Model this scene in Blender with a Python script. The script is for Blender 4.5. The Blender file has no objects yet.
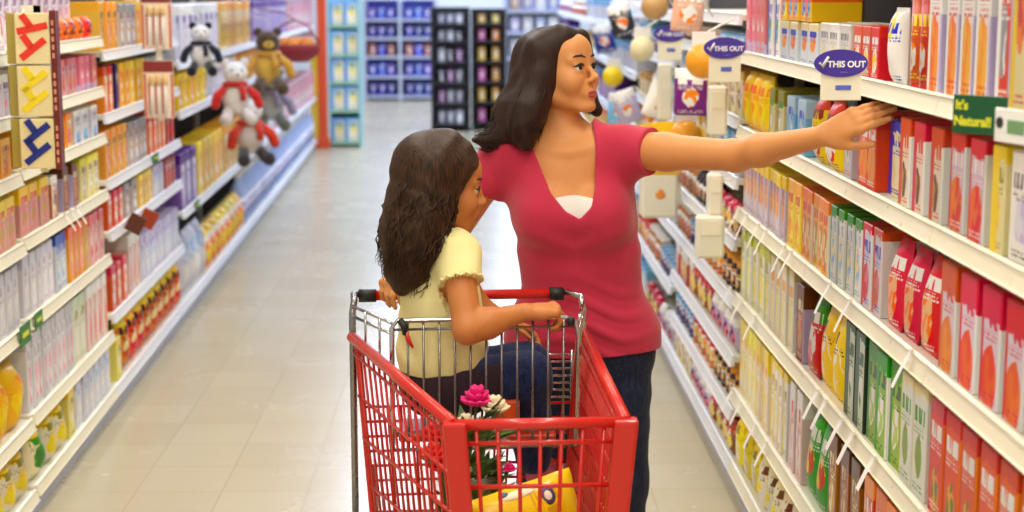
import bpy, bmesh, math, random
import numpy as np
from mathutils import Vector, Matrix

# ------------------------------------------------------------------ camera, world, exposure
sc = bpy.context.scene
C = sc.collection
sc.view_settings.view_transform = 'Standard'
sc.view_settings.look = 'None'
sc.view_settings.gamma = 1.0
sc.view_settings.use_curve_mapping = False
sc.view_settings.exposure = 0.0

cam = bpy.data.cameras.new('camera')
cam.sensor_width = 36.0
cam.lens = 36.0 * 1600.0 / 1024.0
cam.clip_end = 200
cam.dof.use_dof = True
cam.dof.focus_distance = 3.85
cam.dof.aperture_fstop = 3.2
cam_ob = bpy.data.objects.new('camera', cam)
C.objects.link(cam_ob)
cam_ob.location = (0, 0, 1.75)
cam_ob.rotation_euler = (math.radians(90 - 9.3694), 0, math.radians(-1.2011))
sc.camera = cam_ob

world = bpy.data.worlds.new('world')
sc.world = world
world.use_nodes = True
wb = world.node_tree.nodes['Background']
wb.inputs[0].default_value = (1.0, 0.95, 0.86, 1)
wb.inputs[1].default_value = 0.56
LAMP_NEAR, LAMP_FAR = 18.0, 46.0          # watts of each ceiling lamp
LAMP_NEAR_COL, LAMP_FAR_COL = (1.0, 0.92, 0.78), (0.54, 0.68, 1.0)

# ------------------------------------------------------------------ helpers
PI = math.pi
rnd = random.Random(7)

def link(o, parent=None):
    C.objects.link(o)
    if parent is not None:
        o.parent = parent
    return o

def tag(o, label=None, cat=None, group=None, kind=None):
    if label: o['label'] = label
    if cat: o['category'] = cat
    if group: o['group'] = group
    if kind: o['kind'] = kind
    return o

def empty(name, loc=(0, 0, 0), rz=0.0):
    o = bpy.data.objects.new(name, None)
    o.location = loc
    o.rotation_euler = (0, 0, rz)
    o.empty_display_size = 0.05
    return link(o)

class MB:
    """collects shapes and links them as one mesh object"""
    def __init__(self):
        self.v, self.f, self.m, self.s = [], [], [], []
    def add(self, vs, fs, mi=0, smooth=False):
        b = len(self.v)
        self.v.extend([tuple(p) for p in vs])
        for f in fs:
            self.f.append(tuple(i + b for i in f)); self.m.append(mi); self.s.append(smooth)
        return self
    def box(self, x0, x1, y0, y1, z0, z1, mi=0, bev=0.0, rot=None, fm=None):
        # fm: optional dict face -> material index ('front' -Y,'back','left','right','top','bottom')
        if bev <= 0:
            vs = [(x0,y0,z0),(x1,y0,z0),(x1,y1,z0),(x0,y1,z0),(x0,y0,z1),(x1,y0,z1),(x1,y1,z1),(x0,y1,z1)]
            fs = [(0,3,2,1),(4,5,6,7),(0,1,5,4),(1,2,6,5),(2,3,7,6),(3,0,4,7)]
            names = ['bottom','top','front','right','back','left']
        else:
            vs, fs, names = [], [], []
            c = [(x0,x1),(y0,y1),(z0,z1)]
            idx = {}
            for sx in (0,1):
                for sy in (0,1):
                    for sz in (0,1):
                        s = (sx,sy,sz)
                        for ax in range(3):      # vertex lying on the face of axis ax
                            p = [c[k][s[k]] + (bev if s[k]==0 else -bev)*(0 if k==ax else 1) for k in range(3)]
                            idx[(s,ax)] = len(vs); vs.append(tuple(p))
            def q(ax, side):
                o1, o2 = [k for k in range(3) if k != ax]
                r = []
                for a,b in ((0,0),(1,0),(1,1),(0,1)):
                    s=[0,0,0]; s[ax]=side; s[o1]=a; s[o2]=b
                    r.append(idx[(tuple(s),ax)])
                flip = (side==0) ^ (ax==1)
                return tuple(reversed(r)) if flip else tuple(r)
            for ax,nm in ((0,('left','right')),(1,('front','back')),(2,('bottom','top'))):
                for side in (0,1):
                    fs.append(q(ax,side)); names.append(nm[side])
            for ax in range(3):
                o1,o2=[k for k in range(3) if k!=ax]
                for a in (0,1):
                    for b in (0,1):
                        s0=[0,0,0]; s0[o1]=a; s0[o2]=b; s1=list(s0); s1[ax]=1
                        s0=tuple(s0); s1=tuple(s1)
                        fs.append((idx[(s0,o1)],idx[(s1,o1)],idx[(s1,o2)],idx[(s0,o2)])); names.append('edge')
            for sx in (0,1):
                for sy in (0,1):
                    for sz in (0,1):
                        s=(sx,sy,sz)
                        fs.append((idx[(s,0)],idx[(s,1)],idx[(s,2)])); names.append('edge')
        if rot is not None:
            cx,cy,cz=(x0+x1)/2,(y0+y1)/2,(z0+z1)/2
            vs=[tuple(rot @ Vector((p[0]-cx,p[1]-cy,p[2]-cz)) + Vector((cx,cy,cz))) for p in vs]
        b=len(self.v); self.v.extend(vs)
        for f,n in zip(fs,names):
            self.f.append(tuple(i+b for i in f)); self.m.append(fm.get(n,mi) if fm else mi); self.s.append(False)
        return self
    def tube(self, pts, r, n=8, mi=0, closed=False, cap=True, flat=None):
        P=[Vector(p) for p in pts]; k=len(P)
        R=r if isinstance(r,(list,tuple)) else [r]*k
        up=None; rings=[]
        b=len(self.v)
        for i in range(k):
            if closed: t=(P[(i+1)%k]-P[i-1])
            else: t=P[min(i+1,k-1)]-P[max(i-1,0)]
            if t.length<1e-9: t=Vector((0,0,1))
            t.normalize()
            if up is None:
                up=Vector((0,0,1)) if abs(t.z)<0.9 else Vector((1,0,0))
            a=up-t*up.dot(t)
            if a.length<1e-6: a=t.orthogonal()
            a.normalize(); c=t.cross(a); up=a
            for j in range(n):
                w=2*PI*j/n
                self.v.append(tuple(P[i]+(a*math.cos(w)+c*math.sin(w)*(flat or 1.0))*R[i]))
        m=k if closed else k-1
        for i in range(m):
            i2=(i+1)%k
            for j in range(n):
                j2=(j+1)%n
                self.f.append((b+i*n+j,b+i*n+j2,b+i2*n+j2,b+i2*n+j)); self.m.append(mi); self.s.append(True)
        if cap and not closed:
            self.f.append(tuple(b+j for j in reversed(range(n)))); self.m.append(mi); self.s.append(False)
            self.f.append(tuple(b+(k-1)*n+j for j in range(n))); self.m.append(mi); self.s.append(False)
        return self
    def lathe(self, prof, c=(0,0,0), n=16, mi=0, smooth=True, sx=1.0, sy=1.0):
        b=len(self.v); k=len(prof)
        for r,z in prof:
            for j in range(n):
                w=2*PI*j/n
                self.v.append((c[0]+r*sx*math.cos(w),c[1]+r*sy*math.sin(w),c[2]+z))
        for i in range(k-1):
            for j in range(n):
                j2=(j+1)%n
                self.f.append((b+i*n+j,b+i*n+j2,b+(i+1)*n+j2,b+(i+1)*n+j)); self.m.append(mi); self.s.append(smooth)
        self.f.append(tuple(b+j for j in reversed(range(n)))); self.m.append(mi); self.s.append(False)
        self.f.append(tuple(b+(k-1)*n+j for j in range(n))); self.m.append(mi); self.s.append(False)
        return self
    def ball(self, c, r, n=14, mi=0, rot=None):
        r=r if isinstance(r,(list,tuple)) else (r,r,r)
        rings=max(6,n//2+2); vs=[]; fs=[]
        for i in range(rings+1):
            th=PI*i/rings
            for j in range(n):
                w=2*PI*j/n
                p=Vector((r[0]*math.sin(th)*math.cos(w),r[1]*math.sin(th)*math.sin(w),-r[2]*math.cos(th)))
                if rot is not None: p=rot@p
                vs.append((p.x+c[0],p.y+c[1],p.z+c[2]))
        for i in range(rings):
            for j in range(n):
                j2=(j+1)%n
                fs.append((i*n+j,i*n+j2,(i+1)*n+j2,(i+1)*n+j))
        return self.add(vs,fs,mi,True)
    def mesh(self, name, mats):
        me=bpy.data.meshes.new(name)
        me.from_pydata(self.v,[],self.f)
        for m in (mats if isinstance(mats,(list,tuple)) else [mats]): me.materials.append(m)
        me.polygons.foreach_set('material_index',self.m)
        me.polygons.foreach_set('use_smooth',self.s)
        me.validate(clean_customdata=False)
        bm=bmesh.new(); bm.from_mesh(me)
        bmesh.ops.remove_doubles(bm,verts=bm.verts,dist=1e-6)
        bmesh.ops.recalc_face_normals(bm,faces=bm.faces)
        bm.to_mesh(me); bm.free()
        return me
    def build(self, name, mats, parent=None, loc=None, rz=0.0):
        o=bpy.data.objects.new(name,self.mesh(name,mats))
        if loc is not None: o.location=loc
        if rz: o.rotation_euler=(0,0,rz)
        return link(o,parent)

def copy_tree(o, parent=None):
    c=o.copy(); C.objects.link(c)
    c.parent=parent
    for ch in o.children:
        copy_tree(ch,c)
    return c

# ------------------------------------------------------------------ materials
MATS={}
def mat(name, col, rough=0.5, metal=0.0, spec=0.5, coat=0.0, emit=None, trans=0.0, bump=None):
    if name in MATS: return MATS[name]
    m=bpy.data.materials.new(name); m.use_nodes=True
    nt=m.node_tree; b=nt.nodes['Principled BSDF']
    b.inputs['Base Color'].default_value=(*col,1)
    b.inputs['Roughness'].default_value=rough
    b.inputs['Metallic'].default_value=metal
    b.inputs['Specular IOR Level'].default_value=spec
    b.inputs['Coat Weight'].default_value=coat
    b.inputs['Transmission Weight'].default_value=trans
    if emit:
        b.inputs['Emission Color'].default_value=(*emit[0],1); b.inputs['Emission Strength'].default_value=emit[1]
    # gentle procedural variation so that no surface is one dead value
    tc=nt.nodes.new('ShaderNodeTexCoord'); nz=nt.nodes.new('ShaderNodeTexNoise')
    nz.inputs['Scale'].default_value=(bump or (30,0))[0]
    nt.links.new(tc.outputs['Object'],nz.inputs['Vector'])
    mp=nt.nodes.new('ShaderNodeMapRange')
    mp.inputs['To Min'].default_value=max(0.02,rough-0.06); mp.inputs['To Max'].default_value=min(1,rough+0.06)
    nt.links.new(nz.outputs['Fac'],mp.inputs['Value']); nt.links.new(mp.outputs['Result'],b.inputs['Roughness'])
    if bump and bump[1]:
        bp=nt.nodes.new('ShaderNodeBump'); bp.inputs['Strength'].default_value=bump[1]; bp.inputs['Distance'].default_value=0.004
        nt.links.new(nz.outputs['Fac'],bp.inputs['Height']); nt.links.new(bp.outputs['Normal'],b.inputs['Normal'])
    MATS[name]=m
    return m

def streak_mat(name, c1, c2, scale=(90,90,6), rough=0.4, coat=0.0, bump=0.3, spec=0.5, sheen=0.0):
    if name in MATS: return MATS[name]
    m=bpy.data.materials.new(name); m.use_nodes=True
    nt=m.node_tree; b=nt.nodes['Principled BSDF']
    tc=nt.nodes.new('ShaderNodeTexCoord'); mp=nt.nodes.new('ShaderNodeMapping'); mp.inputs['Scale'].default_value=scale
    nz=nt.nodes.new('ShaderNodeTexNoise'); nz.inputs['Scale'].default_value=1.0; nz.inputs['Detail'].default_value=5; nz.inputs['Distortion'].default_value=0.6
    nt.links.new(tc.outputs['Object'],mp.inputs['Vector']); nt.links.new(mp.outputs['Vector'],nz.inputs['Vector'])
    cr=nt.nodes.new('ShaderNodeValToRGB')
    cr.color_ramp.elements[0].position=0.35; cr.color_ramp.elements[0].color=(*c1,1)
    cr.color_ramp.elements[1].position=0.7; cr.color_ramp.elements[1].color=(*c2,1)
    nt.links.new(nz.outputs['Fac'],cr.inputs['Fac']); nt.links.new(cr.outputs['Color'],b.inputs['Base Color'])
    b.inputs['Roughness'].default_value=rough; b.inputs['Coat Weight'].default_value=coat
    b.inputs['Specular IOR Level'].default_value=spec; b.inputs['Sheen Weight'].default_value=sheen
    bp=nt.nodes.new('ShaderNodeBump'); bp.inputs['Strength'].default_value=bump; bp.inputs['Distance'].default_value=0.003
    nt.links.new(nz.outputs['Fac'],bp.inputs['Height']); nt.links.new(bp.outputs['Normal'],b.inputs['Normal'])
    MATS[name]=m
    return m

def S(r,g,b):
    """photo colour 0-255 -> linear"""
    def l(c):
        c/=255.0
        return c/12.92 if c<=0.04045 else ((c+0.055)/1.055)**2.4
    return (l(r),l(g),l(b))

# --- printed packaging: one node group, many designs
def make_print_group():
    g=bpy.data.node_groups.new('package_print','ShaderNodeTree')
    I=g.interface
    for n,t in (('Base','NodeSocketColor'),('Band','NodeSocketColor'),('Art A','NodeSocketColor'),('Art B','NodeSocketColor'),('Ink','NodeSocketColor'),
                ('Seed','NodeSocketFloat'),('Band From','NodeSocketFloat'),('Art Height','NodeSocketFloat'),('Art Size','NodeSocketFloat'),('Edge','NodeSocketFloat')):
        I.new_socket(name=n,in_out='INPUT',socket_type=t)
    I.new_socket(name='Color',in_out='OUTPUT',socket_type='NodeSocketColor')
    N=g.nodes; L=g.links
    gi=N.new('NodeGroupInput'); go=N.new('NodeGroupOutput')
    tc=N.new('ShaderNodeTexCoord'); sp=N.new('ShaderNodeSeparateXYZ'); L.new(tc.outputs['Generated'],sp.inputs[0])
    u,v=sp.outputs[0],sp.outputs[2]
    def M(op,a,b=None,c=None):
        n=N.new('ShaderNodeMath'); n.operation=op
        for i,x in enumerate((a,b,c)):
            if x is None: continue
            if isinstance(x,(int,float)): n.inputs[i].default_value=x
            else: L.new(x,n.inputs[i])
        return n.outputs[0]
    def mix(f,a,b):
        n=N.new('ShaderNodeMix'); n.data_type='RGBA'
        L.new(f,n.inputs['Factor']); L.new(a,n.inputs[6]); L.new(b,n.inputs[7])
        return n.outputs[2]
    oi=N.new('ShaderNodeCombineXYZ'); L.new(u,oi.inputs[0]); L.new(v,oi.inputs[1]); L.new(gi.outputs['Seed'],oi.inputs[2])
    nz=N.new('ShaderNodeTexNoise'); nz.inputs['Scale'].default_value=4.0; L.new(oi.outputs[0],nz.inputs['Vector'])
    wob=M('MULTIPLY',M('SUBTRACT',nz.outputs['Fac'],0.5),0.25)
    vb=M('ADD',v,wob)
    band=M('GREATER_THAN',vb,gi.outputs['Band From'])
    col=mix(band,gi.outputs['Base'],gi.outputs['Band'])
    # picture of the food
    vo=N.new('ShaderNodeTexVoronoi'); vo.inputs['Scale'].default_value=7.0; L.new(oi.outputs[0],vo.inputs['Vector'])
    sepc=N.new('ShaderNodeSeparateColor'); L.new(vo.outputs['Color'],sepc.inputs[0])
    art=mix(M('GREATER_THAN',sepc.outputs[0],0.5),gi.outputs['Art A'],gi.outputs['Art B'])
    du=M('SUBTRACT',u,0.5); dv=M('MULTIPLY',M('SUBTRACT',v,gi.outputs['Art Height']),1.3)
    rr=M('SQRT',M('ADD',M('MULTIPLY',du,du),M('MULTIPLY',dv,dv)))
    inside=M('LESS_THAN',M('ADD',rr,wob),gi.outputs['Art Size'])
    col=mix(inside,col,art)
    # title blocks and small print
    br=N.new('ShaderNodeTexNoise'); br.inputs['Scale'].default_value=1.0; br.inputs['Detail'].default_value=0
    cm=N.new('ShaderNodeCombineXYZ'); L.new(M('MULTIPLY',u,9.0),cm.inputs[0]); L.new(M('MULTIPLY',v,3.0),cm.inputs[1]); L.new(gi.outputs['Seed'],cm.inputs[2]); L.new(cm.outputs[0],br.inputs['Vector'])
    t1=M('MULTIPLY',M('GREATER_THAN',v,0.66),M('LESS_THAN',v,0.80))
    title=M('MULTIPLY',t1,M('GREATER_THAN',br.outputs['Fac'],0.46))
    inu=M('MULTIPLY',M('GREATER_THAN',u,0.12),M('LESS_THAN',u,0.88))
    title=M('MULTIPLY',title,inu)
    b2=N.new('ShaderNodeTexNoise'); b2.inputs['Scale'].default_value=1.0; b2.inputs['Detail'].default_value=0
    c2=N.new('ShaderNodeCombineXYZ'); L.new(M('MULTIPLY',u,22.0),c2.inputs[0]); L.new(M('FLOOR',M('MULTIPLY',v,26.0)),c2.inputs[1]); L.new(gi.outputs['Seed'],c2.inputs[2]); L.new(c2.outputs[0],b2.inputs['Vector'])
    fr=M('FRACT',M('MULTIPLY',v,26.0))
    small=M('MULTIPLY',M('GREATER_THAN',b2.outputs['Fac'],0.5),M('GREATER_THAN',fr,0.45))
    small=M('MULTIPLY',small,M('MULTIPLY',M('GREATER_THAN',v,0.54),M('LESS_THAN',v,0.64)))
    small2=M('MULTIPLY',M('MULTIPLY',M('GREATER_THAN',b2.outputs['Fac'],0.48),M('GREATER_THAN',fr,0.45)),M('MULTIPLY',M('GREATER_THAN',v,0.04),M('LESS_THAN',v,0.12)))
    ink=M('MULTIPLY',M('MAXIMUM',small,small2),inu)
    col=mix(M('MAXIMUM',title,ink),col,gi.outputs['Ink'])
    # coloured edge strip
    col=mix(M('LESS_THAN',u,gi.outputs['Edge']),col,gi.outputs['Band'])
    # packs of one kind differ a little: flavours and print runs
    ob=N.new('ShaderNodeObjectInfo'); hs=N.new('ShaderNodeHueSaturation')
    L.new(M('ADD',M('MULTIPLY',M('SUBTRACT',ob.outputs['Random'],0.5),0.035),0.5),hs.inputs['Hue'])
    L.new(M('ADD',M('MULTIPLY',M('SINE',M('MULTIPLY',ob.outputs['Random'],57.0)),0.13),0.98),hs.inputs['Value'])
    hs.inputs['Saturation'].default_value=1.22
    L.new(col,hs.inputs['Color']); col=hs.outputs['Color']
    L.new(col,go.inputs['Color'])
    return g
PRINT=make_print_group()
_seed=[0]
def print_mat(name, base, band, art1, art2, ink, band_from=0.72, art_h=0.32, art_s=0.34, edge=0.0, rough=0.35):
    m=bpy.data.materials.new(name); m.use_nodes=True
    nt=m.node_tree; b=nt.nodes['Principled BSDF']
    g=nt.nodes.new('ShaderNodeGroup'); g.node_tree=PRINT
    _seed[0]+=1
    for k,c in (('Base',base),('Band',band),('Art A',art1),('Art B',art2),('Ink',ink)): g.inputs[k].default_value=(*c,1)
    g.inputs['Seed'].default_value=_seed[0]*3.7
    g.inputs['Band From'].default_value=band_from; g.inputs['Art Height'].default_value=art_h
    g.inputs['Art Size'].default_value=art_s; g.inputs['Edge'].default_value=edge
    nt.links.new(g.outputs['Color'],b.inputs['Base Color'])
    b.inputs['Roughness'].default_value=rough
    return m

# photo palette
WHITE=S(245,243,240); CREAM=S(238,226,180); LILAC=S(205,195,225); PINK=S(235,150,160); RED=S(222,38,28); DKRED=S(150,22,22)
ORANGE=S(250,130,20); AMBER=S(250,170,30); YELLOW=S(252,215,20); LEMON=S(250,235,110); GREEN=S(60,150,40); DKGREEN=S(20,80,40); OLIVE=S(150,140,40)
BLUE=S(50,70,200); NAVY=S(30,30,100); SKY=S(150,195,235); TEAL=S(60,150,150); PURPLE=S(95,50,140); BROWN=S(110,60,30); TAN=S(205,160,100); BLACK=S(20,18,20); GREY=S(150,150,155); PALE=S(222,222,232)

# ------------------------------------------------------------------ the setting
def floor_mat():
    m=bpy.data.materials.new('vinyl_floor_tiles'); m.use_nodes=True
    nt=m.node_tree; b=nt.nodes['Principled BSDF']
    tc=nt.nodes.new('ShaderNodeTexCoord')
    br=nt.nodes.new('ShaderNodeTexBrick'); br.offset=0.0
    br.inputs['Scale'].default_value=1.0; br.inputs['Brick Width'].default_value=0.305; br.inputs['Row Height'].default_value=0.305
    br.inputs['Mortar Size'].default_value=0.0025; br.inputs['Mortar Smooth'].default_value=0.3
    br.inputs['Color1'].default_value=(*S(206,196,168),1); br.inputs['Color2'].default_value=(*S(199,188,159),1); br.inputs['Mortar'].default_value=(*S(186,172,138),1)
    nt.links.new(tc.outputs['Object'],br.inputs['Vector'])
    nz=nt.nodes.new('ShaderNodeTexNoise'); nz.inputs['Scale'].default_value=2.3; nz.inputs['Detail'].default_value=4
    nt.links.new(tc.outputs['Object'],nz.inputs['Vector'])
    mx=nt.nodes.new('ShaderNodeMix'); mx.data_type='RGBA'; mx.blend_type='MULTIPLY'; mx.inputs['Factor'].default_value=0.25
    cr=nt.nodes.new('ShaderNodeValToRGB'); cr.color_ramp.elements[0].color=(.75,.72,.65,1); cr.color_ramp.elements[1].color=(1,1,1,1)
    nt.links.new(nz.outputs['Fac'],cr.inputs['Fac'])
    nt.links.new(br.outputs['Color'],mx.inputs[6]); nt.links.new(cr.outputs['Color'],mx.inputs[7]); nt.links.new(mx.outputs[2],b.inputs['Base Color'])
    mr=nt.nodes.new('ShaderNodeMapRange'); mr.inputs['To Min'].default_value=0.20; mr.inputs['To Max'].default_value=0.32
    nt.links.new(nz.outputs['Fac'],mr.inputs['Value']); nt.links.new(mr.outputs['Result'],b.inputs['Roughness'])
    b.inputs['Specular IOR Level'].default_value=0.6
    return m
FL=MB(); FL.add([(-4,-3,0),(4,-3,0),(4,30,0),(-4,30,0)],[(0,1,2,3)])
tag(FL.build('floor',floor_mat()),kind='structure')
CE=MB(); CE.box(-4,4,-3,30,3.6,3.7)
tag(CE.build('ceiling',mat('ceiling_tile',S(235,236,238),0.9)),kind='structure')
BW=MB(); BW.box(-4,4,30,30.1,0,3.6)
tag(BW.build('wall_back',mat('pale_blue_wall',S(225,232,245),0.7)),kind='structure')

def ceiling_lamp(x,y,far):
    e=empty('ceiling_lamp',(x,y,3.6))
    tag(e,None,'lamp','fluorescent ceiling lamps over the aisle')
    e['label']='long white fluorescent lamp on the ceiling over the aisle'
    h=MB(); h.box(-.16,.16,-.62,.62,-.05,0,bev=.006); h.build('housing',mat('lamp_housing',S(240,240,240),0.5),e)
    d=MB(); d.box(-.13,.13,-.58,.58,-.062,-.05); d.build('diffuser',mat('lamp_diffuser',(1,1,1),0.6,emit=((1,.97,.92) if not far else (.85,.92,1),6.0)),e)
    L=bpy.data.lights.new('lamp_light','AREA'); L.shape='RECTANGLE'; L.size=0.26; L.size_y=1.16
    L.energy=(LAMP_FAR if y>13 else LAMP_FAR*.5) if far else LAMP_NEAR; L.color=LAMP_FAR_COL if far else LAMP_NEAR_COL
    lo=bpy.data.objects.new('lamp_light',L); lo.location=(0,0,-.075); link(lo,e)
for y in (-1.2,0.8,2.8,4.8,6.8):
    for x in (-0.9,0.7): ceiling_lamp(x,y,False)
for y in (9.2,11.8,14.4,17,20,23,26,28.4):
    for x in (-1.0,0.6): ceiling_lamp(x,y,True)

# ------------------------------------------------------------------ gondola racks
class Rack:
    def __init__(self, side):
        self.side=side
        self.rz=-PI/2 if side=='right' else PI/2+0.0265
    def pt(self,s,d=0.0,z=0.0):
        if self.side=='right': return Vector((0.89+d,s,z))
        return Vector((-1.35-0.0265*s-d,s-0.0265*d,z))
RR,LR=Rack('right'),Rack('left')
SHELF=mat('shelf_enamel',S(244,240,222),0.4); RAIL=mat('price_rail_plastic',S(246,240,214),0.3)
RAILW=mat('price_rail_white',S(238,240,245),0.3)
BACKP=mat('rack_back_dark',S(62,48,42),0.8); UPR=mat('rack_upright',S(225,220,205),0.45); KICK=mat('kick_plate',S(176,180,200),0.35)

BAYS=[]
def headroom(R,s,z):
    for side,a,b,l in BAYS:
        if side==R.side and a<=s<=b:
            up=[q for q in l if q>z+.03]
            return (up[0]-.064-z) if up else 9
    return 9
def bay(R, s0, s1, lips, label, rail=RAIL, top=1.98, backmat=BACKP, depth=0.42):
    BAYS.append((R.side,s0,s1,sorted(lips)))
    w=s1-s0-0.004; p=R.pt((s0+s1)/2)
    e=empty('gondola_rack',p,R.rz)
    tag(e,label,'shelf unit','supermarket gondola racks')
    b=MB(); b.box(-w/2,w/2,depth-.02,depth,.0,top); b.build('back_panel',backmat,e)
    for sx in (-1,1):
        u=MB(); x=sx*(w/2-.015)
        u.box(x-.014,x+.014,depth-.05,depth-.021,0,top,bev=.002)
        u.build('upright',UPR,e)
    k=MB(); k.box(-w/2,w/2,.03,depth-.022,0,.085); k.box(-w/2,w/2,.018,.03,.0,.08,bev=.002); k.build('base_plinth',KICK,e)
    for z in sorted(lips):
        s=MB(); s.box(-w/2,w/2,.004,depth-.052,z-.026,z-.006,bev=.002)
        for i in range(3):                       # brackets under the board
            x=-w/2+.03+(w-.06)*i/2
            s.box(x-.004,x+.004,.08,depth-.055,z-.06,z-.026)
        so=s.build('shelf',SHELF,e)
        r=MB()
        r.add([(-w/2,-.012,z-.040),(w/2,-.012,z-.040),(w/2,-.002,z-.003),(-w/2,-.002,z-.003),
               (-w/2,.004,z-.042),(w/2,.004,z-.042),(w/2,.004,z),(-w/2,.004,z)],
              [(0,1,2,3),(3,2,6,7),(4,5,1,0),(5,6,2,1),(7,4,0,3),(6,5,4,7)])
        for zz in (z-.0395,z-.004):              # rolled edges holding the price strip
            dy=-.0135 if zz<z-.02 else -.004
            r.tube([(-w/2,dy,zz),(w/2,dy,zz)],.0022,6)
        r.build('price_rail',rail,so)
    return e

# shelf lip heights
RA=[.12,.385,.725,1.025,1.304,1.557,1.92]
RB=[.12,.30,.495,.70,.905,1.12,1.33,1.55,1.68]
RCs=[.12,.41,.695,.95,1.2,1.45,1.66]
RD=[.12,.40,.70,1.0,1.3,1.55]
LN=[.12,.365,.688,.957,1.185,1.375,1.575]
LM=[.12,.43,.775,.99,1.26,1.515]
LF=[.12,.60,1.13,1.39]
for i,(a,b,q) in enumerate(((1.85,3.07,'cut by the frame beside the green sign'),(3.07,4.26,'below the woman\'s outstretched hand'),(4.26,5.45,'with many white tags on its rails'))):
    bay(RR,a,b,RA,'cream gondola rack across from the blister packs, '+q)
for a,b,q in ((5.45,6.35,'just past the tagged rack'),(6.35,7.25,'beside the woman\'s hip, behind the white dispenser')):
    bay(RR,a,b,RB,'white gondola rack across from the blister packs, '+q,RAILW)
for a,b,q in ((7.25,9.05,'close behind the woman\'s elbow'),(9.05,12.0,'some way behind the woman'),(12.0,15.0,'far behind the woman\'s face'),(15.0,18.0,"at its far end, behind the woman's hair")):
    bay(RR,a,b,RCs if a<9 else RD,'white gondola rack '+q,RAILW)
bay(LR,3.9,5.2,[z-.012 for z in LN],'cream gondola rack at the picture edge, before the crossed cartons')
bay(LR,5.2,6.55,LN,'cream gondola rack beside the three crossed cartons')
bay(LR,6.55,8.45,LM,'cream gondola rack behind the hanging blister packs',RAILW)
for a,b,q in ((8.45,11.65,'with yellow bags low down'),(11.65,14.9,'behind the hanging plush toys'),(14.9,18.1,'ending at the orange post')):
    bay(LR,a,b,LF,'long white gondola rack under the plush toys, '+q,RAILW)

# ------------------------------------------------------------------ products
def carton_mesh(name,w,d,h,front,side):
    m=MB(); b=min(w,d)*0.03
    m.box(-w/2,w/2,-d/2,d/2,0,h,mi=1,bev=b,fm={'front':0,'back':0})
    m.box(-w/2+.004,w/2-.004,-.006,.006,h,h+.0012,mi=1)          # glued flap seam
    m.box(-w/2-.0004,-w/2+.001,-.003,.003,.004,h-.004,mi=1)      # side seam
    return m.mesh(name,[front,side])
def pouch_mesh(name,w,d,h,front,side,seed=1):
    r=random.Random(seed); nu,nv=9,12; m=MB(); vs=[];fs=[]
    ph=[r.uniform(0,6) for _ in range(6)]
    for sgn in (-1,1):
        for j in range(nv+1):
            v=j/nv
            for i in range(nu+1):
                u=i/nu
                t=(1-abs(2*u-1)**2.6)*(max(0,math.sin(PI*min(1,max(0,(v-.02)/.93))))**.38 if .02<v<.95 else 0)
                t+=0.12*t*math.sin(9*u+ph[0])*math.sin(7*v+ph[1])
                crease=.012*math.sin(14*v+ph[2]+5*u)*(1-t)
                x=(u-.5)*w*(1-.07*t*1.0)+crease*w*.3
                z=v*h*(1 if v<1 else 1+.004*((i%2)*2-1))
                vs.append((x,sgn*(t*d/2+.0012),z))
    k=(nu+1)*(nv+1)
    for j in range(nv):
        for i in range(nu):
            a=j*(nu+1)+i
            fs.append((a,a+1,a+nu+2,a+nu+1)); fs.append((k+a,k+a+nu+1,k+a+nu+2,k+a+1))
    for j in range(nv):
        a=j*(nu+1); fs.append((a,a+nu+1,k+a+nu+1,k+a)); a+=nu; fs.append((a,k+a,k+a+nu+1,a+nu+1))
    for i in range(nu):
        fs.append((i,k+i,k+i+1,i+1)); a=nv*(nu+1)+i; fs.append((a,a+1,k+a+1,k+a))
    m.add(vs,fs,0,True)
    return m.mesh(name,[front,side])
def bottle_parts(w,h,style):
    r=w/2
    if style=='bottle':
        body=[(r*.9,0),(r,.01),(r,h*.55),(r*.93,h*.63),(r*.55,h*.76),(r*.34,h*.82),(r*.34,h*.9)]
        cap=[(r*.42,h*.895),(r*.42,h*.995),(r*.36,h)]
        lab=[(r*1.012,h*.12),(r*1.012,h*.52)]
    elif style=='jar':
        body=[(r*.92,0),(r,.008),(r,h*.72),(r*.86,h*.8),(r*.8,h*.84)]
        cap=[(r*.9,h*.83),(r*.9,h*.985),(r*.84,h)]
        lab=[(r*1.012,h*.12),(r*1.012,h*.66)]
    else:
        body=[(r*.94,0),(r,.004),(r,h*.93),(r*.97,h*.94)]
        cap=[(r*1.01,h*.93),(r*1.01,h*.99),(r*.96,h)]
        lab=[(r*1.01,h*.05),(r*1.01,h*.88)]
    return body,cap,lab

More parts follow.
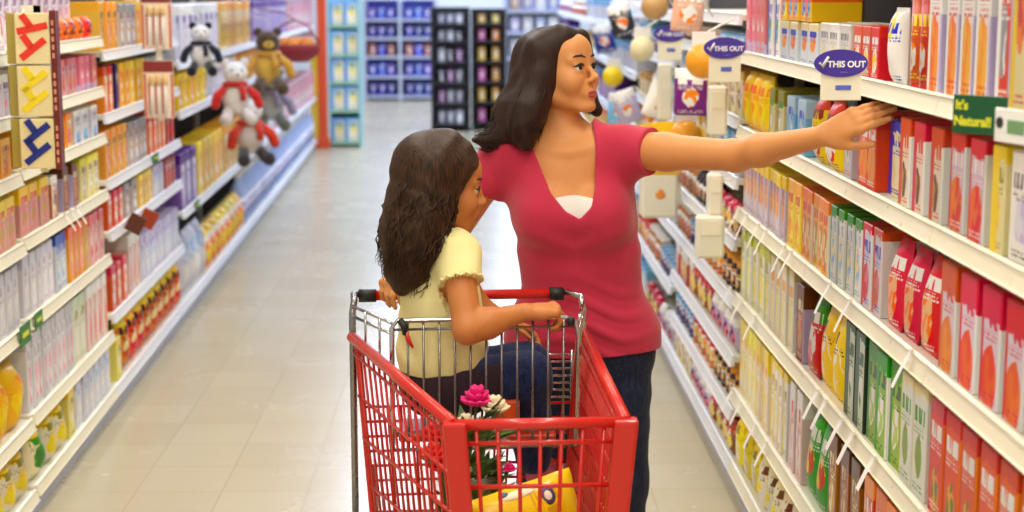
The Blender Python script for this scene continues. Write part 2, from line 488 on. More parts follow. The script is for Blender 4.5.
DES={}
def D(key,kind,shape,label,size,cols,bf=.72,ah=.32,as_=.34,edge=0.0,sidecol=None,lean=0.0,cap=None):
    DES[key]=dict(kind=kind,shape=shape,label=label,size=size,cols=cols,bf=bf,ah=ah,as_=as_,edge=edge,side=sidecol,lean=lean,cap=cap,proto=None)
def proto(key):
    d=DES[key]; w,dp,h=d['size']; base,band,a1,a2,ink=d['cols']
    front=print_mat(key+'_print',base,band,a1,a2,ink,d['bf'],d['ah'],d['as_'],d['edge'])
    sidec=d['side'] or base
    side=print_mat(key+'_side',sidec,band,sidec,sidec,ink,d['bf'],.3,0.0,0.0)
    if d['shape']=='carton':
        return bpy.data.objects.new(d['kind'],carton_mesh(d['kind'],w,dp,h,front,side))
    if d['shape']=='pouch':
        return bpy.data.objects.new(d['kind'],pouch_mesh(d['kind'],w,dp,h,front,side,seed=len(key)*7+_seed[0]))
    body,cap,lab=bottle_parts(w,h,d['shape'])
    o=bpy.data.objects.new(d['kind'],MB().lathe(body,n=14).mesh(d['kind'],[mat(key+'_body',base,.25,coat=.3)]))
    c=bpy.data.objects.new('cap',MB().lathe(cap,n=14).mesh('cap',[mat(key+'_cap',d['cap'] or band,.4)])); c.parent=o
    l=bpy.data.objects.new('printed_label',MB().lathe(lab,n=14).mesh('printed_label',[front])); l.parent=o
    return o
ORD=['first','second','third','fourth','fifth','sixth','seventh','eighth','ninth','tenth','eleventh','twelfth','13th','14th','15th','16th','17th','18th','19th','20th']
def ordinal(i):
    if i<20: return ORD[i]
    n=i+1; return f"{n}{'st' if n%10==1 and n%100!=11 else 'nd' if n%10==2 and n%100!=12 else 'rd' if n%10==3 and n%100!=13 else 'th'}"
ROWKEYS=set()
def place(key,p,rz,label,group,lean=0.0,roll=0.0,hmax=9):
    d=DES[key]
    if d['proto'] is None:
        o=proto(key); d['proto']=o; C.objects.link(o)
        for ch in o.children: C.objects.link(ch)
    else: o=copy_tree(d['proto'])
    o.location=p; o.rotation_euler=(lean,roll,rz)
    if hmax<d['size'][2]: o.scale=(1,1,hmax/d['size'][2])
    o['label']=label; o['category']=d['kind'].replace('_',' '); o['group']=group
    return o
def row(R,where,z,segs,gap=.006,inset=.010,count_from='near end',maxn=60):
    """segs: (s_from, s_to, key[, options]) ; one row of equal packs each"""
    for sg in segs:
        s0,s1,key=sg[:3]; op=sg[3] if len(sg)>3 else {}
        if s1<s0: s0,s1=s1,s0
        d=DES[key]; w,dp,h=d['size']; g=op.get('gap',gap)
        n=max(1,int((s1-s0+g+1e-6)/(w+g))); pitch=(s1-s0)/n
        rk=(R.side,where,key)
        if rk in ROWKEYS: print('DUPLICATE ROW',rk)
        ROWKEYS.add(rk)
        for i in range(n):
            s=s0+pitch*(i+.5)+rnd.uniform(-.25,.25)*max(0,pitch-w)*.6
            dep=inset+dp*(.32 if d['shape']=='pouch' else .5)+op.get('back',0)+rnd.uniform(0,.007)
            lean=d['lean']
            p=R.pt(s,dep,z-.006+.0006+op.get('up',0))
            if n==1: lab=f"single {d['label']}, {where}"
            else: lab=f"{ordinal(i)} {d['label']} from {count_from}, {where}"
            yaw=rnd.uniform(-.02,.02) if pitch-w>.004 else 0
            place(key,p,R.rz+yaw,lab,f"{d['label']} packs on {where}",lean=-abs(lean) if lean else 0.0,hmax=headroom(R,s,z)-op.get('up',0))

W_,R_,Y_,O_=WHITE,RED,YELLOW,ORANGE
# right near racks
D('pinkstripe','tall_carton','carton','pink and lilac striped carton',(.085,.12,.19),(LILAC,PINK,W_,PINK,RED),.2,.5,.2,.3)
D('bluegreen','tall_carton','carton','white carton with blue edge',(.075,.12,.20),(W_,BLUE,SKY,GREEN,BLUE),.95,.4,.25,.28)
D('orangedot','mix_box','carton','pale box with orange circles',(.105,.14,.115),(S(225,232,240),CREAM,O_,AMBER,BLUE),.8,.55,.3,0)
D('multicap','mix_box','carton','small multicoloured box',(.08,.14,.09),(Y_,O_,BLUE,SKY,RED),.6,.4,.3,.3)
D('whitebox','mix_box','carton','plain white box',(.11,.15,.12),(W_,S(235,230,220),W_,CREAM,GREY),.9,.4,.2,0)
D('brownbox','mix_box','carton','dull brown and red box',(.1,.15,.115),(BROWN,DKRED,TAN,RED,CREAM),.7,.4,.3,0)
D('redsmall','snack_box','carton','small red box with yellow figure',(.075,.1,.12),(RED,S(235,60,30),Y_,W_,W_),.8,.35,.3,0)
D('whitebag','flour_bag','pouch','white paper bag with yellow mark',(.10,.06,.165),(W_,W_,Y_,LEMON,BLUE),.97,.72,.2,0,lean=0)
D('redcan','spray_can','can','red can with bright blue lid',(.07,.07,.215),(RED,RED,O_,W_,Y_),.85,.3,.25,0,cap=BLUE)
D('spiceorange','dinner_box','carton','lilac box with orange food picture',(.078,.17,.275),(S(240,225,225),W_,O_,AMBER,RED),.55,.22,.42,.22,sidecol=LILAC)
D('spicered','dinner_box','carton','red and white box with grey panel',(.07,.17,.27),(RED,W_,GREY,W_,W_),.75,.42,.3,.3,sidecol=LILAC)
D('yelledge','dinner_box','carton','pale box with bold yellow edge',(.09,.17,.25),(CREAM,Y_,RED,O_,RED),.9,.6,.25,.3)
D('greyprint','dinner_box','carton','tall cream box with fine print',(.13,.17,.24),(S(236,232,226),W_,S(205,200,205),PALE,GREY),.9,.4,.35,.1)
D('yellbag','candy_bag','pouch','bright yellow bag',(.13,.07,.205),(Y_,Y_,AMBER,LEMON,O_),.85,.4,.3,0)
D('palegreen','mix_box','carton','white and olive box',(.09,.14,.16),(CREAM,OLIVE,S(200,210,180),W_,GREEN),.7,.4,.3,.2)
D('skybox','mix_box','carton','light blue box',(.11,.14,.155),(SKY,S(190,215,240),W_,SKY,BLUE),.7,.4,.28,0)
D('yellred','snack_bag','pouch','yellow and red snack bag',(.12,.07,.18),(Y_,RED,RED,W_,DKRED),.78,.35,.33,0)
D('orangered','snack_box','carton','red box with orange snack picture',(.085,.13,.175),(S(235,70,30),RED,O_,AMBER,W_),.8,.35,.4,0)
D('greymix','mix_box','carton','pale grey box with red band',(.08,.13,.165),(PALE,RED,GREY,W_,RED),.82,.4,.28,0)
D('blueframe','rice_box','carton','cream box with dark blue frame',(.14,.12,.172),(CREAM,BLUE,S(240,235,210),CREAM,BLUE),.86,.45,.35,.24,sidecol=W_)
D('redwhite','cereal_box','carton','red box with brown food picture',(.085,.15,.205),(S(238,225,205),RED,BROWN,TAN,RED),.8,.3,.25,.32,sidecol=W_)
D('redlilac','cereal_box','carton','red box with lilac panel',(.088,.15,.205),(S(215,190,205),RED,O_,S(235,60,40),W_),.84,.25,.42,.14,sidecol=W_)
D('yellstripe','cereal_box','carton','cream box with yellow front edge',(.07,.15,.20),(CREAM,Y_,AMBER,Y_,OLIVE),.86,.4,.2,.55)
D('whiteprint','cereal_box','carton','white box with large dark print',(.13,.15,.20),(S(240,236,232),W_,PALE,LILAC,BLACK),.92,.4,.3,.1)
D('lilacorange','pasta_box','carton','lilac box with orange picture',(.062,.13,.19),(S(226,215,235),Y_,O_,S(250,180,120),S(120,110,190)),.80,.55,.34,.12)
D('yelltop','pasta_box','carton','yellow fronted box',(.09,.13,.195),(Y_,AMBER,O_,LEMON,RED),.8,.35,.35,.12)
D('amberpasta','pasta_box','carton','amber box with brown pasta picture',(.068,.13,.195),(S(250,195,110),O_,S(200,130,60),CREAM,RED),.82,.35,.38,.18,sidecol=W_)
D('greentop','pasta_box','carton','white box with green top',(.066,.13,.195),(S(232,236,240),GREEN,SKY,CREAM,S(150,160,190)),.86,.4,.3,.18,sidecol=W_)
D('whitered','pasta_box','carton','lilac white box with red stripe',(.08,.13,.20),(S(228,222,240),RED,PINK,RED,BLUE),.9,.3,.3,.25,sidecol=W_)
D('redpouch','crisp_pouch','pouch','crinkled red and orange pouch',(.115,.05,.20),(S(225,50,35),RED,O_,S(240,200,160),W_),.80,.35,.34,0,lean=.12)
D('bigred','cracker_box','carton','big white box with red top',(.098,.16,.225),(S(228,215,230),S(228,50,30),O_,S(245,110,30),RED),.72,.22,.40,.16,sidecol=W_)
D('limebox','cake_box','carton','yellow green and white box',(.085,.14,.25),(S(240,240,215),S(205,210,60),W_,LEMON,OLIVE),.84,.4,.3,.3,sidecol=W_)
D('creambox','cake_box','carton','cream white slim box',(.07,.14,.24),(S(242,238,225),CREAM,W_,LEMON,AMBER),.86,.4,.3,.2)
D('maroon','cake_box','carton','dark red and brown box',(.085,.14,.22),(DKRED,BROWN,RED,TAN,CREAM),.7,.4,.3,.2,sidecol=LILAC)
D('redgreenpouch','crisp_pouch','pouch','leaning red and green pouch',(.13,.05,.22),(RED,GREEN,W_,PINK,W_),.7,.4,.3,0,lean=.1)
D('yellpouch','crisp_pouch','pouch','shiny yellow pouch with black print',(.14,.055,.225),(Y_,S(255,225,60),Y_,W_,BLACK),.8,.4,.3,0,lean=.08)
D('darkgreen','tea_box','carton','dark green edged white box',(.10,.15,.25),(S(215,225,205),DKGREEN,GREEN,W_,DKGREEN),.9,.45,.3,.45,sidecol=S(40,60,40))
D('greenart','tea_box','carton','green box with white leaf picture',(.095,.15,.25),(S(150,190,70),GREEN,W_,S(190,215,120),DKGREEN),.8,.4,.3,.25,sidecol=W_)
D('olivewhite','tea_box','carton','white box with olive drawing',(.09,.15,.25),(S(230,232,225),CREAM,OLIVE,S(140,170,90),GREEN),.9,.35,.25,.1)
D('redtag','noodle_box','carton','red orange box with white panel',(.093,.16,.25),(S(238,80,30),RED,S(90,130,60),AMBER,W_),.86,.22,.26,.10,sidecol=ORANGE)
D('lemonbox','baking_box','carton','lemon and white box',(.07,.14,.26),(S(246,242,225),LEMON,Y_,W_,AMBER),.7,.35,.26,.3)
D('whiteyell','baking_box','carton','white box with yellow side strip',(.065,.14,.26),(W_,Y_,CREAM,LEMON,OLIVE),.92,.4,.2,.35)
D('pinkbox','baking_box','carton','pale pink and white box',(.075,.14,.26),(S(240,215,215),W_,PINK,W_,RED),.7,.35,.3,.2)
D('greenpouch','crisp_pouch','pouch','bright green pouch with red mark',(.14,.055,.25),(S(60,170,50),S(90,190,60),Y_,RED,W_),.8,.45,.25,0,lean=.08)
D('brownpack','baking_box','carton','brown and tan box',(.09,.14,.26),(S(170,110,70),BROWN,TAN,CREAM,CREAM),.8,.35,.3,.2)
D('redlow','baking_box','carton','bright red tall box',(.095,.14,.26),(S(225,45,35),O_,Y_,O_,W_),.8,.35,.3,.15)
D('yellowlow','flour_bag','pouch','yellow and white flour bag',(.12,.09,.2),(LEMON,Y_,W_,CREAM,OLIVE),.7,.4,.3,0)
D('creamlow','flour_bag','pouch','cream paper flour bag',(.11,.09,.2),(S(245,238,215),CREAM,W_,LEMON,BROWN),.8,.4,.3,0)
# far right small goods
def small(key,shape,label,size,base,band,a1,a2,cap=None,kind=None):
    D(key,kind or {'carton':'small_box','pouch':'small_bag','bottle':'sauce_bottle','jar':'jar','can':'food_can'}[shape],shape,label,size,(base,band,a1,a2,W_),.68,.4,.32,.12,cap=cap)
small('darkjar','jar','dark jar with gold lid',(.075,.075,.12),S(70,35,20),TAN,O_,CREAM,cap=AMBER)
small('amberjar','jar','amber jar with white lid',(.08,.08,.13),S(200,120,30),W_,RED,W_,cap=W_)
small('bluecan','can','blue and white can',(.075,.075,.11),S(60,70,150),SKY,W_,PURPLE)
small('brownbag','pouch','brown and red bag',(.12,.07,.15),S(140,70,40),RED,Y_,CREAM)
small('lilacbag','pouch','lilac and white bag',(.12,.07,.15),LILAC,W_,PURPLE,PINK)
small('orangecan','can','orange can',(.085,.085,.12),O_,RED,Y_,W_)
small('whitebottle','bottle','white bottle with blue cap',(.075,.075,.2),S(240,240,245),SKY,BLUE,W_,cap=BLUE)
small('navybottle','bottle','dark bottle with white label',(.07,.07,.17),S(40,30,50),W_,RED,CREAM,cap=BLACK)
small('greycarton','carton','grey white carton',(.10,.12,.17),PALE,SKY,W_,LILAC)
small('yellcarton','carton','yellow carton',(.11,.12,.17),Y_,O_,W_,RED)
small('palecarton','carton','cream carton with brown picture',(.12,.12,.18),CREAM,TAN,BROWN,W_)
small('redcarton','carton','red carton with white title',(.11,.12,.17),S(215,60,50),W_,O_,Y_)
small('purplecarton','carton','lilac and purple carton',(.11,.12,.17),S(180,160,210),PURPLE,W_,PINK)
# left side goods
def box(key,kind,label,size,base,band,a1,a2,ink,bf=.8,ah=.35,as_=.3,edge=.2,side=None):
    D(key,kind,'carton',label,size,(base,band,a1,a2,ink),bf,ah,as_,edge,sidecol=side)
def bag(key,kind,label,size,base,band,a1,a2,ink,bf=.75,lean=0.05):
    D(key,kind,'pouch',label,size,(base,band,a1,a2,ink),bf,.4,.32,0,lean=lean)
box('tallwhite','oat_box','tall white lilac box',(.10,.14,.20),S(235,230,238),LILAC,W_,PINK,S(150,120,150))
bag('orangebag','crisp_bag','crinkled orange bag',(.10,.05,.085),S(248,90,20),S(250,110,30),DKRED,O_,S(120,40,80))
box('pinkslim','drink_mix_box','slim pink and red box',(.075,.12,.165),S(238,200,205),PINK,RED,O_,S(180,60,90))
box('lilacslim','drink_mix_box','slim lilac box',(.08,.12,.165),S(225,215,228),W_,O_,LILAC,PURPLE)
box('orangeslim','drink_mix_box','slim orange and pink box',(.085,.12,.16),S(245,170,90),O_,PINK,RED,W_)
box('greyblue','drink_mix_box','grey white box with blue wave',(.115,.12,.165),S(215,215,225),W_,BLUE,SKY,NAVY,bf=.9,ah=.15,edge=.12)
box('tancarton','biscuit_box','orange tan biscuit box',(.12,.14,.155),S(240,165,100),AMBER,RED,TAN,DKRED)
box('yelllilac','biscuit_box','lilac box with yellow top',(.115,.14,.185),S(220,175,165),Y_,PINK,TAN,RED,bf=.66,edge=0)
box('brownmix','biscuit_box','brown and white biscuit box',(.09,.14,.15),S(190,130,100),W_,BROWN,CREAM,W_)
box('paleyell','biscuit_box','pale cream biscuit box',(.10,.14,.17),S(240,225,180),LEMON,TAN,W_,BROWN)
box('whitelilac','rice_packet','white lilac rice packet',(.07,.14,.215),S(238,234,240),S(215,215,232),W_,PALE,S(170,160,190))
box('bluepack','rice_packet','white rice packet with blue top',(.085,.14,.23),S(225,228,240),BLUE,W_,SKY,BLUE,edge=0)
box('orangestrip','rice_packet','orange yellow and pink rice packet',(.075,.14,.215),S(245,190,100),O_,PINK,Y_,RED)
box('pinkstrip','rice_packet','pink striped rice packet',(.075,.14,.20),S(240,205,205),PINK,W_,RED,RED,edge=.3)
box('whitepasta','noodle_packet','white grey noodle packet',(.06,.14,.26),S(232,230,236),S(205,205,215),W_,PINK,S(170,165,180),edge=.25)
box('peachpasta','noodle_packet','pink and white noodle packet',(.075,.14,.26),S(240,215,205),W_,PINK,S(235,120,110),S(220,90,90),edge=.3)
box('palegreenp','noodle_packet','pale box with green dot',(.10,.14,.25),S(235,232,215),S(210,220,190),GREEN,W_,OLIVE,ah=.72,as_=.1)
bag('yellowbag','pasta_bag','bulging yellow pasta bag',(.15,.10,.22),S(252,205,10),Y_,Y_,LEMON,AMBER)
bag('yellowwhite','pasta_bag','white bag with yellow drops',(.13,.09,.215),S(240,234,215),Y_,Y_,LEMON,OLIVE)
box('slimwhite','milk_carton','slim white carton',(.08,.12,.215),S(238,238,246),S(210,215,240),W_,PALE,SKY)
box('lemonlow','milk_carton','cream yellow carton',(.095,.12,.21),S(245,230,150),Y_,W_,LEMON,OLIVE)
bag('greenbadge','pasta_bag','pale bag with green badge',(.15,.10,.21),S(240,232,200),Y_,GREEN,S(50,120,40),GREEN)
box('midorange','cookie_box','orange cookie box',(.085,.13,.19),S(240,120,40),RED,AMBER,W_,W_)
box('midyell','cookie_box','golden yellow cookie box',(.095,.13,.2),S(250,190,30),Y_,AMBER,W_,O_)
box('midpink','cookie_box','pale orange cookie box',(.095,.13,.2),S(238,190,120),AMBER,RED,CREAM,BROWN)
box('midnavy','cookie_box','navy blue cookie box',(.06,.13,.2),S(45,40,110),NAVY,BLUE,NAVY,W_)
box('midgrey','cookie_box','grey lilac cookie box',(.105,.13,.19),S(205,190,190),GREY,TAN,W_,BROWN)
box('midwhite','cookie_box','white lilac cookie box',(.085,.13,.21),S(232,230,242),LILAC,W_,SKY,BLUE)
box('midred','cookie_box','dark red cookie box',(.085,.13,.19),S(170,45,40),DKRED,O_,RED,W_)
bag('crackers','cracker_bag','orange and yellow cracker bag',(.15,.10,.24),S(238,110,35),Y_,CREAM,RED,BLACK)
bag('farorange','fruit_bag','orange and yellow fruit bag',(.20,.14,.26),S(250,140,20),Y_,Y_,O_,W_)
bag('farwhite','sugar_bag','tall white lilac sugar bag',(.16,.12,.34),S(232,230,244),S(215,218,240),W_,PALE,SKY,lean=.02)
D('farblue','water_bottle','bottle','pale blue bottle with white cap',(.13,.13,.36),(S(170,190,235),W_,BLUE,W_,BLUE),.8,.5,.4,0,cap=W_)
box('farpurple','cookie_tin','purple box with white title',(.17,.16,.30),S(150,120,190),PURPLE,W_,LILAC,W_)
box('farpink','cookie_tin','pink and grey box',(.17,.16,.30),S(225,180,195),S(200,160,170),W_,PINK,RED)
box('faryell','cookie_tin','yellow box with cream front',(.17,.16,.30),S(245,215,110),Y_,W_,O_,RED)
box('farpale','cookie_tin','pale lilac white box',(.18,.16,.30),S(228,224,236),W_,LILAC,W_,PURPLE)
box('fartan','cookie_tin','tan and yellow box',(.17,.16,.30),S(225,190,130),AMBER,Y_,BROWN,W_)

# right near rows (positions run along the aisle, metres from the camera)
a='shelf above the woman\'s hand'
row(RR,a,1.557,[(5.42,5.06,'pinkstripe'),(5.05,4.82,'bluegreen'),(4.80,4.27,'orangedot'),(4.25,3.9,'whitebox'),(3.88,3.70,'brownbox',{'back':.125}),(3.86,3.62,'redsmall'),(3.60,3.40,'whitebag'),
    (3.39,3.235,'redcan'),(3.22,2.82,'spiceorange'),(2.81,2.73,'spicered'),(2.72,2.53,'yelledge'),(2.52,1.95,'greyprint')],count_from='near end')
row(RR,'shelf above the woman\'s hand, upper layer',1.557,[(4.80,4.36,'multicap',{'up':.1172})])
a='shelf the woman reaches into'
row(RR,a,1.304,[(5.42,5.0,'yellbag'),(4.98,4.72,'palegreen'),(4.70,4.36,'skybox'),(4.34,3.98,'yellred'),(3.96,3.80,'greymix'),(3.79,3.60,'orangered'),(3.58,3.43,'blueframe',{'back':.02}),(3.42,3.07,'redwhite',{'gap':.018}),(3.06,2.79,'redlilac',{'gap':.02}),(2.78,2.71,'yellstripe'),(2.70,2.05,'whiteprint')])
a='one shelf under the reached one'
row(RR,a,1.025,[(5.42,4.66,'lilacorange'),(4.64,4.44,'yelltop'),(4.43,4.06,'amberpasta'),(4.05,3.72,'greentop'),(3.71,3.53,'whitered'),(3.50,3.12,'redpouch'),(3.08,2.05,'bigred',{'gap':.022})])
a='two shelves under the reached one'
row(RR,a,.725,[(5.42,4.87,'limebox',{'gap':.012}),(4.86,4.50,'creambox'),(4.49,4.32,'maroon'),(4.31,4.17,'redgreenpouch'),(4.16,3.86,'yellpouch'),(3.85,3.63,'darkgreen'),(3.62,3.32,'greenart'),(3.31,3.12,'olivewhite'),(3.10,1.9,'redtag',{'gap':.014})])
a='three shelves under the reached one'
row(RR,a,.385,[(5.42,4.84,'lemonbox',{'gap':.012}),(4.83,4.54,'whiteyell'),(4.53,4.30,'pinkbox'),(4.29,4.00,'greenpouch'),(3.99,3.62,'brownpack'),(3.61,1.9,'redlow')])
a='lowest shelf under the reached one'
row(RR,a,.12,[(5.42,4.95,'yellowlow'),(4.94,3.1,'creamlow')])
# right racks further on
names={.30:'second lowest',.495:'third lowest',.70:'fourth lowest',.905:'hip height',1.12:'chest height',1.33:'shoulder height',1.55:'head height',.12:'lowest'}
pat={.12:['brownbag','lilacbag','palecarton'],.30:['darkjar','orangecan','bluecan'],.495:['lilacbag','brownbag','redcarton'],.70:['darkjar','orangecan','bluecan','amberjar'],
     .905:['brownbag','navybottle','amberjar'],1.12:['greycarton','palecarton','redcarton'],1.33:['palecarton','yellcarton','greycarton'],1.55:['bluecan','amberjar','darkjar']}
def spread(R,where,z,keys,s0,s1,gap=.012,**kw):
    n=len(keys); L=(s1-s0)/n
    row(R,where,z,[(s0+L*i+.004,s0+L*(i+1)-.004,k,{'gap':gap}) for i,k in enumerate(keys)],**kw)
for z,k in pat.items(): spread(RR,names[z]+' shelf past the tagged rack',z,k,5.47,7.22,gap=.025)
names2={.12:'lowest',.41:'second lowest',.695:'third lowest',.95:'hip height',1.2:'chest height',1.45:'head height'}
pat2={.12:['lilacbag','brownbag','greycarton'],.41:['bluecan','amberjar','orangecan'],.695:['greycarton','purplecarton','brownbag'],.95:['palecarton','whitebottle','yellcarton'],1.2:['greycarton','whitebottle','palecarton'],1.45:['whitebottle','bluecan','greycarton']}
for z,k in pat2.items(): spread(RR,names2[z]+' shelf behind the woman',z,k,7.28,9.02,gap=.04)
pat3={1.0:['palecarton','purplecarton','greycarton','yellcarton','whitebottle','redcarton'],1.3:['greycarton','whitebottle','palecarton','bluecan','purplecarton'],1.55:['whitebottle','greycarton','amberjar','lilacbag']}
for z,k in pat3.items(): spread(RR,{1.0:'waist high',1.3:'chest high',1.55:'head high'}[z]+' shelf far past the woman',z,k,9.1,17.9,gap=.10)

D('caselow','case_box','carton','large pale case',(.30,.22,.22),(S(222,216,214),SKY,W_,LILAC,BLUE),.8,.4,.3,.1)
D('casemid','case_box','carton','large tan case',(.30,.22,.24),(S(205,170,125),BROWN,W_,TAN,BROWN),.8,.4,.3,.1)
D('caseyel','case_box','carton','large yellow case',(.30,.22,.24),(S(240,205,90),O_,W_,Y_,RED),.8,.4,.3,.1)
for z,k,q in ((.12,'casemid','lowest shelf'),(.40,'caselow','second lowest shelf'),(.70,'caseyel','third lowest shelf')): row(RR,q+' far past the woman',z,[(9.1,17.9,k,{'gap':.08})])
# left rows (near end = small s)
w_='by the crossed cartons'
a='top shelf '+w_
row(LR,a,1.575,[(5.22,6.5,'tallwhite',{'back':.09,'gap':.01}),(5.68,6.46,'orangebag',{'gap':.02})])
a='second shelf '+w_
row(LR,a,1.375,[(5.22,5.8,'lilacslim'),(5.81,6.16,'pinkslim'),(6.17,6.52,'pinkstripe')],gap=.01)
a='third shelf '+w_
row(LR,a,1.185,[(5.22,5.7,'tancarton'),(5.72,6.02,'orangeslim'),(6.04,6.5,'greyblue',{'gap':.03})],gap=.01)
a='fourth shelf '+w_
row(LR,a,.957,[(5.22,5.62,'yelllilac'),(5.64,5.82,'brownmix'),(5.84,6.1,'maroon'),(6.12,6.5,'paleyell')],gap=.01)
a='fifth shelf '+w_
row(LR,a,.688,[(5.22,5.66,'whitelilac'),(5.67,5.86,'bluepack'),(5.87,6.22,'orangestrip'),(6.23,6.52,'pinkstrip')],gap=.008)
a='sixth shelf '+w_
row(LR,a,.365,[(5.22,5.9,'whitepasta'),(5.91,6.12,'palegreenp'),(6.13,6.52,'peachpasta')],gap=.008)
a='bottom shelf '+w_
row(LR,a,.12,[(5.22,5.4,'greenbadge'),(5.41,5.72,'yellowwhite'),(5.73,5.9,'lemonlow'),(5.91,6.52,'slimwhite')],gap=.01)
w_='before the crossed cartons'
row(LR,'top shelf '+w_,1.563,[(3.93,5.17,'tallwhite')],gap=.012)
row(LR,'second shelf '+w_,1.363,[(3.93,5.17,'lilacslim')],gap=.012)
row(LR,'third shelf '+w_,1.173,[(3.93,5.17,'tancarton')],gap=.012)
row(LR,'fourth shelf '+w_,.945,[(3.93,4.9,'paleyell'),(4.92,5.17,'yelllilac')],gap=.012)
row(LR,'fifth shelf '+w_,.676,[(3.93,4.82,'lilacslim'),(4.84,5.17,'whitelilac')],gap=.012)
row(LR,'sixth shelf '+w_,.353,[(3.93,5.17,'yellowbag')],gap=.012)
row(LR,'bottom shelf '+w_,.108,[(3.93,5.17,'yellowwhite')],gap=.012)
w_='by the blister packs'
row(LR,'top shelf '+w_,1.515,[(6.6,7.0,'midpink'),(7.02,7.4,'midgrey'),(7.42,7.8,'midyell'),(7.82,8.4,'midwhite')],gap=.014)
row(LR,'second shelf '+w_,1.26,[(6.6,6.86,'midorange'),(6.88,6.95,'midnavy'),(6.97,7.6,'midyell'),(7.62,8.4,'midgrey')],gap=.014)
row(LR,'third shelf '+w_,.99,[(6.6,7.1,'midpink'),(7.12,7.6,'midgrey'),(7.62,8.1,'midorange'),(8.12,8.4,'midred')],gap=.014)
row(LR,'fourth shelf '+w_,.775,[(6.6,6.95,'midorange'),(6.97,7.3,'midgrey'),(7.32,7.68,'midyell'),(7.7,8.0,'midwhite'),(8.02,8.4,'midred')],gap=.014)
row(LR,'fifth shelf '+w_,.43,[(6.6,6.98,'midorange'),(7.0,7.3,'peachpasta'),(7.32,8.4,'midwhite')],gap=.014)
row(LR,'bottom shelf '+w_,.12,[(6.6,6.8,'lemonlow'),(6.82,8.4,'crackers')],gap=.02)
w_='past the plush toys'
row(LR,'lowest shelf '+w_,.12,[(8.5,9.3,'farwhite'),(9.34,11.2,'farorange',{'gap':.02}),(11.3,18.0,'farblue',{'gap':.06})],gap=.02)
row(LR,'middle shelf '+w_,.60,[(8.5,9.1,'farpurple'),(9.15,10.3,'faryell'),(10.35,11.6,'fartan'),(11.7,13.6,'farpurple2'),(13.7,15.8,'farpale'),(15.9,18.0,'farpink')] if False else
    [(8.5,9.1,'farpurple'),(9.15,10.3,'faryell'),(10.35,11.6,'fartan'),(11.7,13.6,'farpale'),(13.7,18.0,'farpink')],gap=.03)
row(LR,'eye level shelf '+w_,1.13,[(8.5,9.6,'faryell'),(9.65,11.0,'farpale'),(11.05,12.4,'fartan'),(12.5,15.0,'farpink'),(15.1,18.0,'farpale2')] if False else
    [(8.5,9.6,'faryell'),(9.65,11.0,'farpale'),(11.05,12.4,'fartan'),(12.5,18.0,'farpink')],gap=.03)
row(LR,'top shelf '+w_,1.39,[(8.5,10.2,'farpale'),(10.3,12.0,'fartan'),(12.1,14.9,'farpurple'),(15.0,18.0,'farpink')],gap=.03)

# ------------------------------------------------------------------ signs, tags and hanging goods
PAPER=mat('white_paper',S(248,246,242),0.6); CARD=mat('cream_card',S(245,240,215),0.6); SIGNP=mat('purple_sign_print',S(70,50,160),0.4)
WINK=mat('white_ink',(.95,.95,.95),0.6); STRIP=mat('clip_strip_plastic',S(238,234,215),0.3)
def text(name,body,size,m,parent,loc,rot,off=0.0,ext=0.0006,align='CENTER'):
    cu=bpy.data.curves.new(name,'FONT'); cu.body=body; cu.size=size; cu.extrude=ext; cu.offset=off
    cu.align_x=align; cu.align_y='CENTER'; cu.materials.append(m)
    t=bpy.data.objects.new('outline',cu); link(t)
    me=bpy.data.meshes.new_from_object(t.evaluated_get(bpy.context.evaluated_depsgraph_get()))
    bpy.data.objects.remove(t); bpy.data.curves.remove(cu); me.name=name
    if not me.materials: me.materials.append(m)
    o=bpy.data.objects.new(name,me); o.location=loc; o.rotation_euler=rot
    return link(o,parent)
def wobbler(p,w,label,card_h=.075):
    """oval sign over a cream card, standing out from the shelf edge and facing along the aisle"""
    e=empty('shelf_sign',p); tag(e,label,'sign','oval promotional shelf signs')
    m=MB(); n=40; a,b=w/2,w*.255; vs=[];fs=[]
    for y in (-.002,.002):
        for i in range(n):
            t=2*PI*i/n; vs.append((a*math.cos(t),y,b*math.sin(t)))
    fs=[tuple(range(n)),tuple(reversed(range(n,2*n)))]+[(i,n+i,n+(i+1)%n,(i+1)%n) for i in range(n)]
    m.add(vs,fs); ov=m.build('oval_board',SIGNP,e)
    k=MB(); k.tube([(-a*.80,-.004,b*.05),(-a*.70,-.004,-b*.28),(-a*.48,-.004,b*.48)],[.003,.004,.003],6); k.build('check_mark',WINK,ov)
    text('lettering','THIS OUT',w*.158,WINK,ov,(a*.2,-.003,-b*.08),(PI/2,0,0),off=.0006)
    text('small_lettering','on sale now' if False else '- - - -',w*.06,WINK,ov,(a*.1,-.003,-b*.62),(PI/2,0,0))
    c=MB(); c.box(-w*.36,w*.40,.003,.006,-b-card_h,-b*.35,bev=.0008); cd=c.build('price_card',CARD,e)
    c=MB(); c.box(-.01,.025,.0015,.003,-b-card_h*.55,-b-card_h*.35); c.build('price_print',mat('blue_print',S(90,110,200),.5),cd)
    c=MB(); c.tube([(w*.38,.006,-b*.6),(w*.42,.012,-b*.6),(.874-p[0],.014,-b*.62)],.003,6); c.build('clip_arm',STRIP,e)
    return e
wobbler((.8095,3.578,1.593),.121,'purple oval check sign just above the woman\'s hand, largest of three',.052)
wobbler((.798,5.21,1.571),.137,'purple oval check sign just above the woman\'s forearm, middle of three')
wobbler((.803,6.76,1.577),.135,'purple oval check sign beside the woman\'s face, smallest of three')

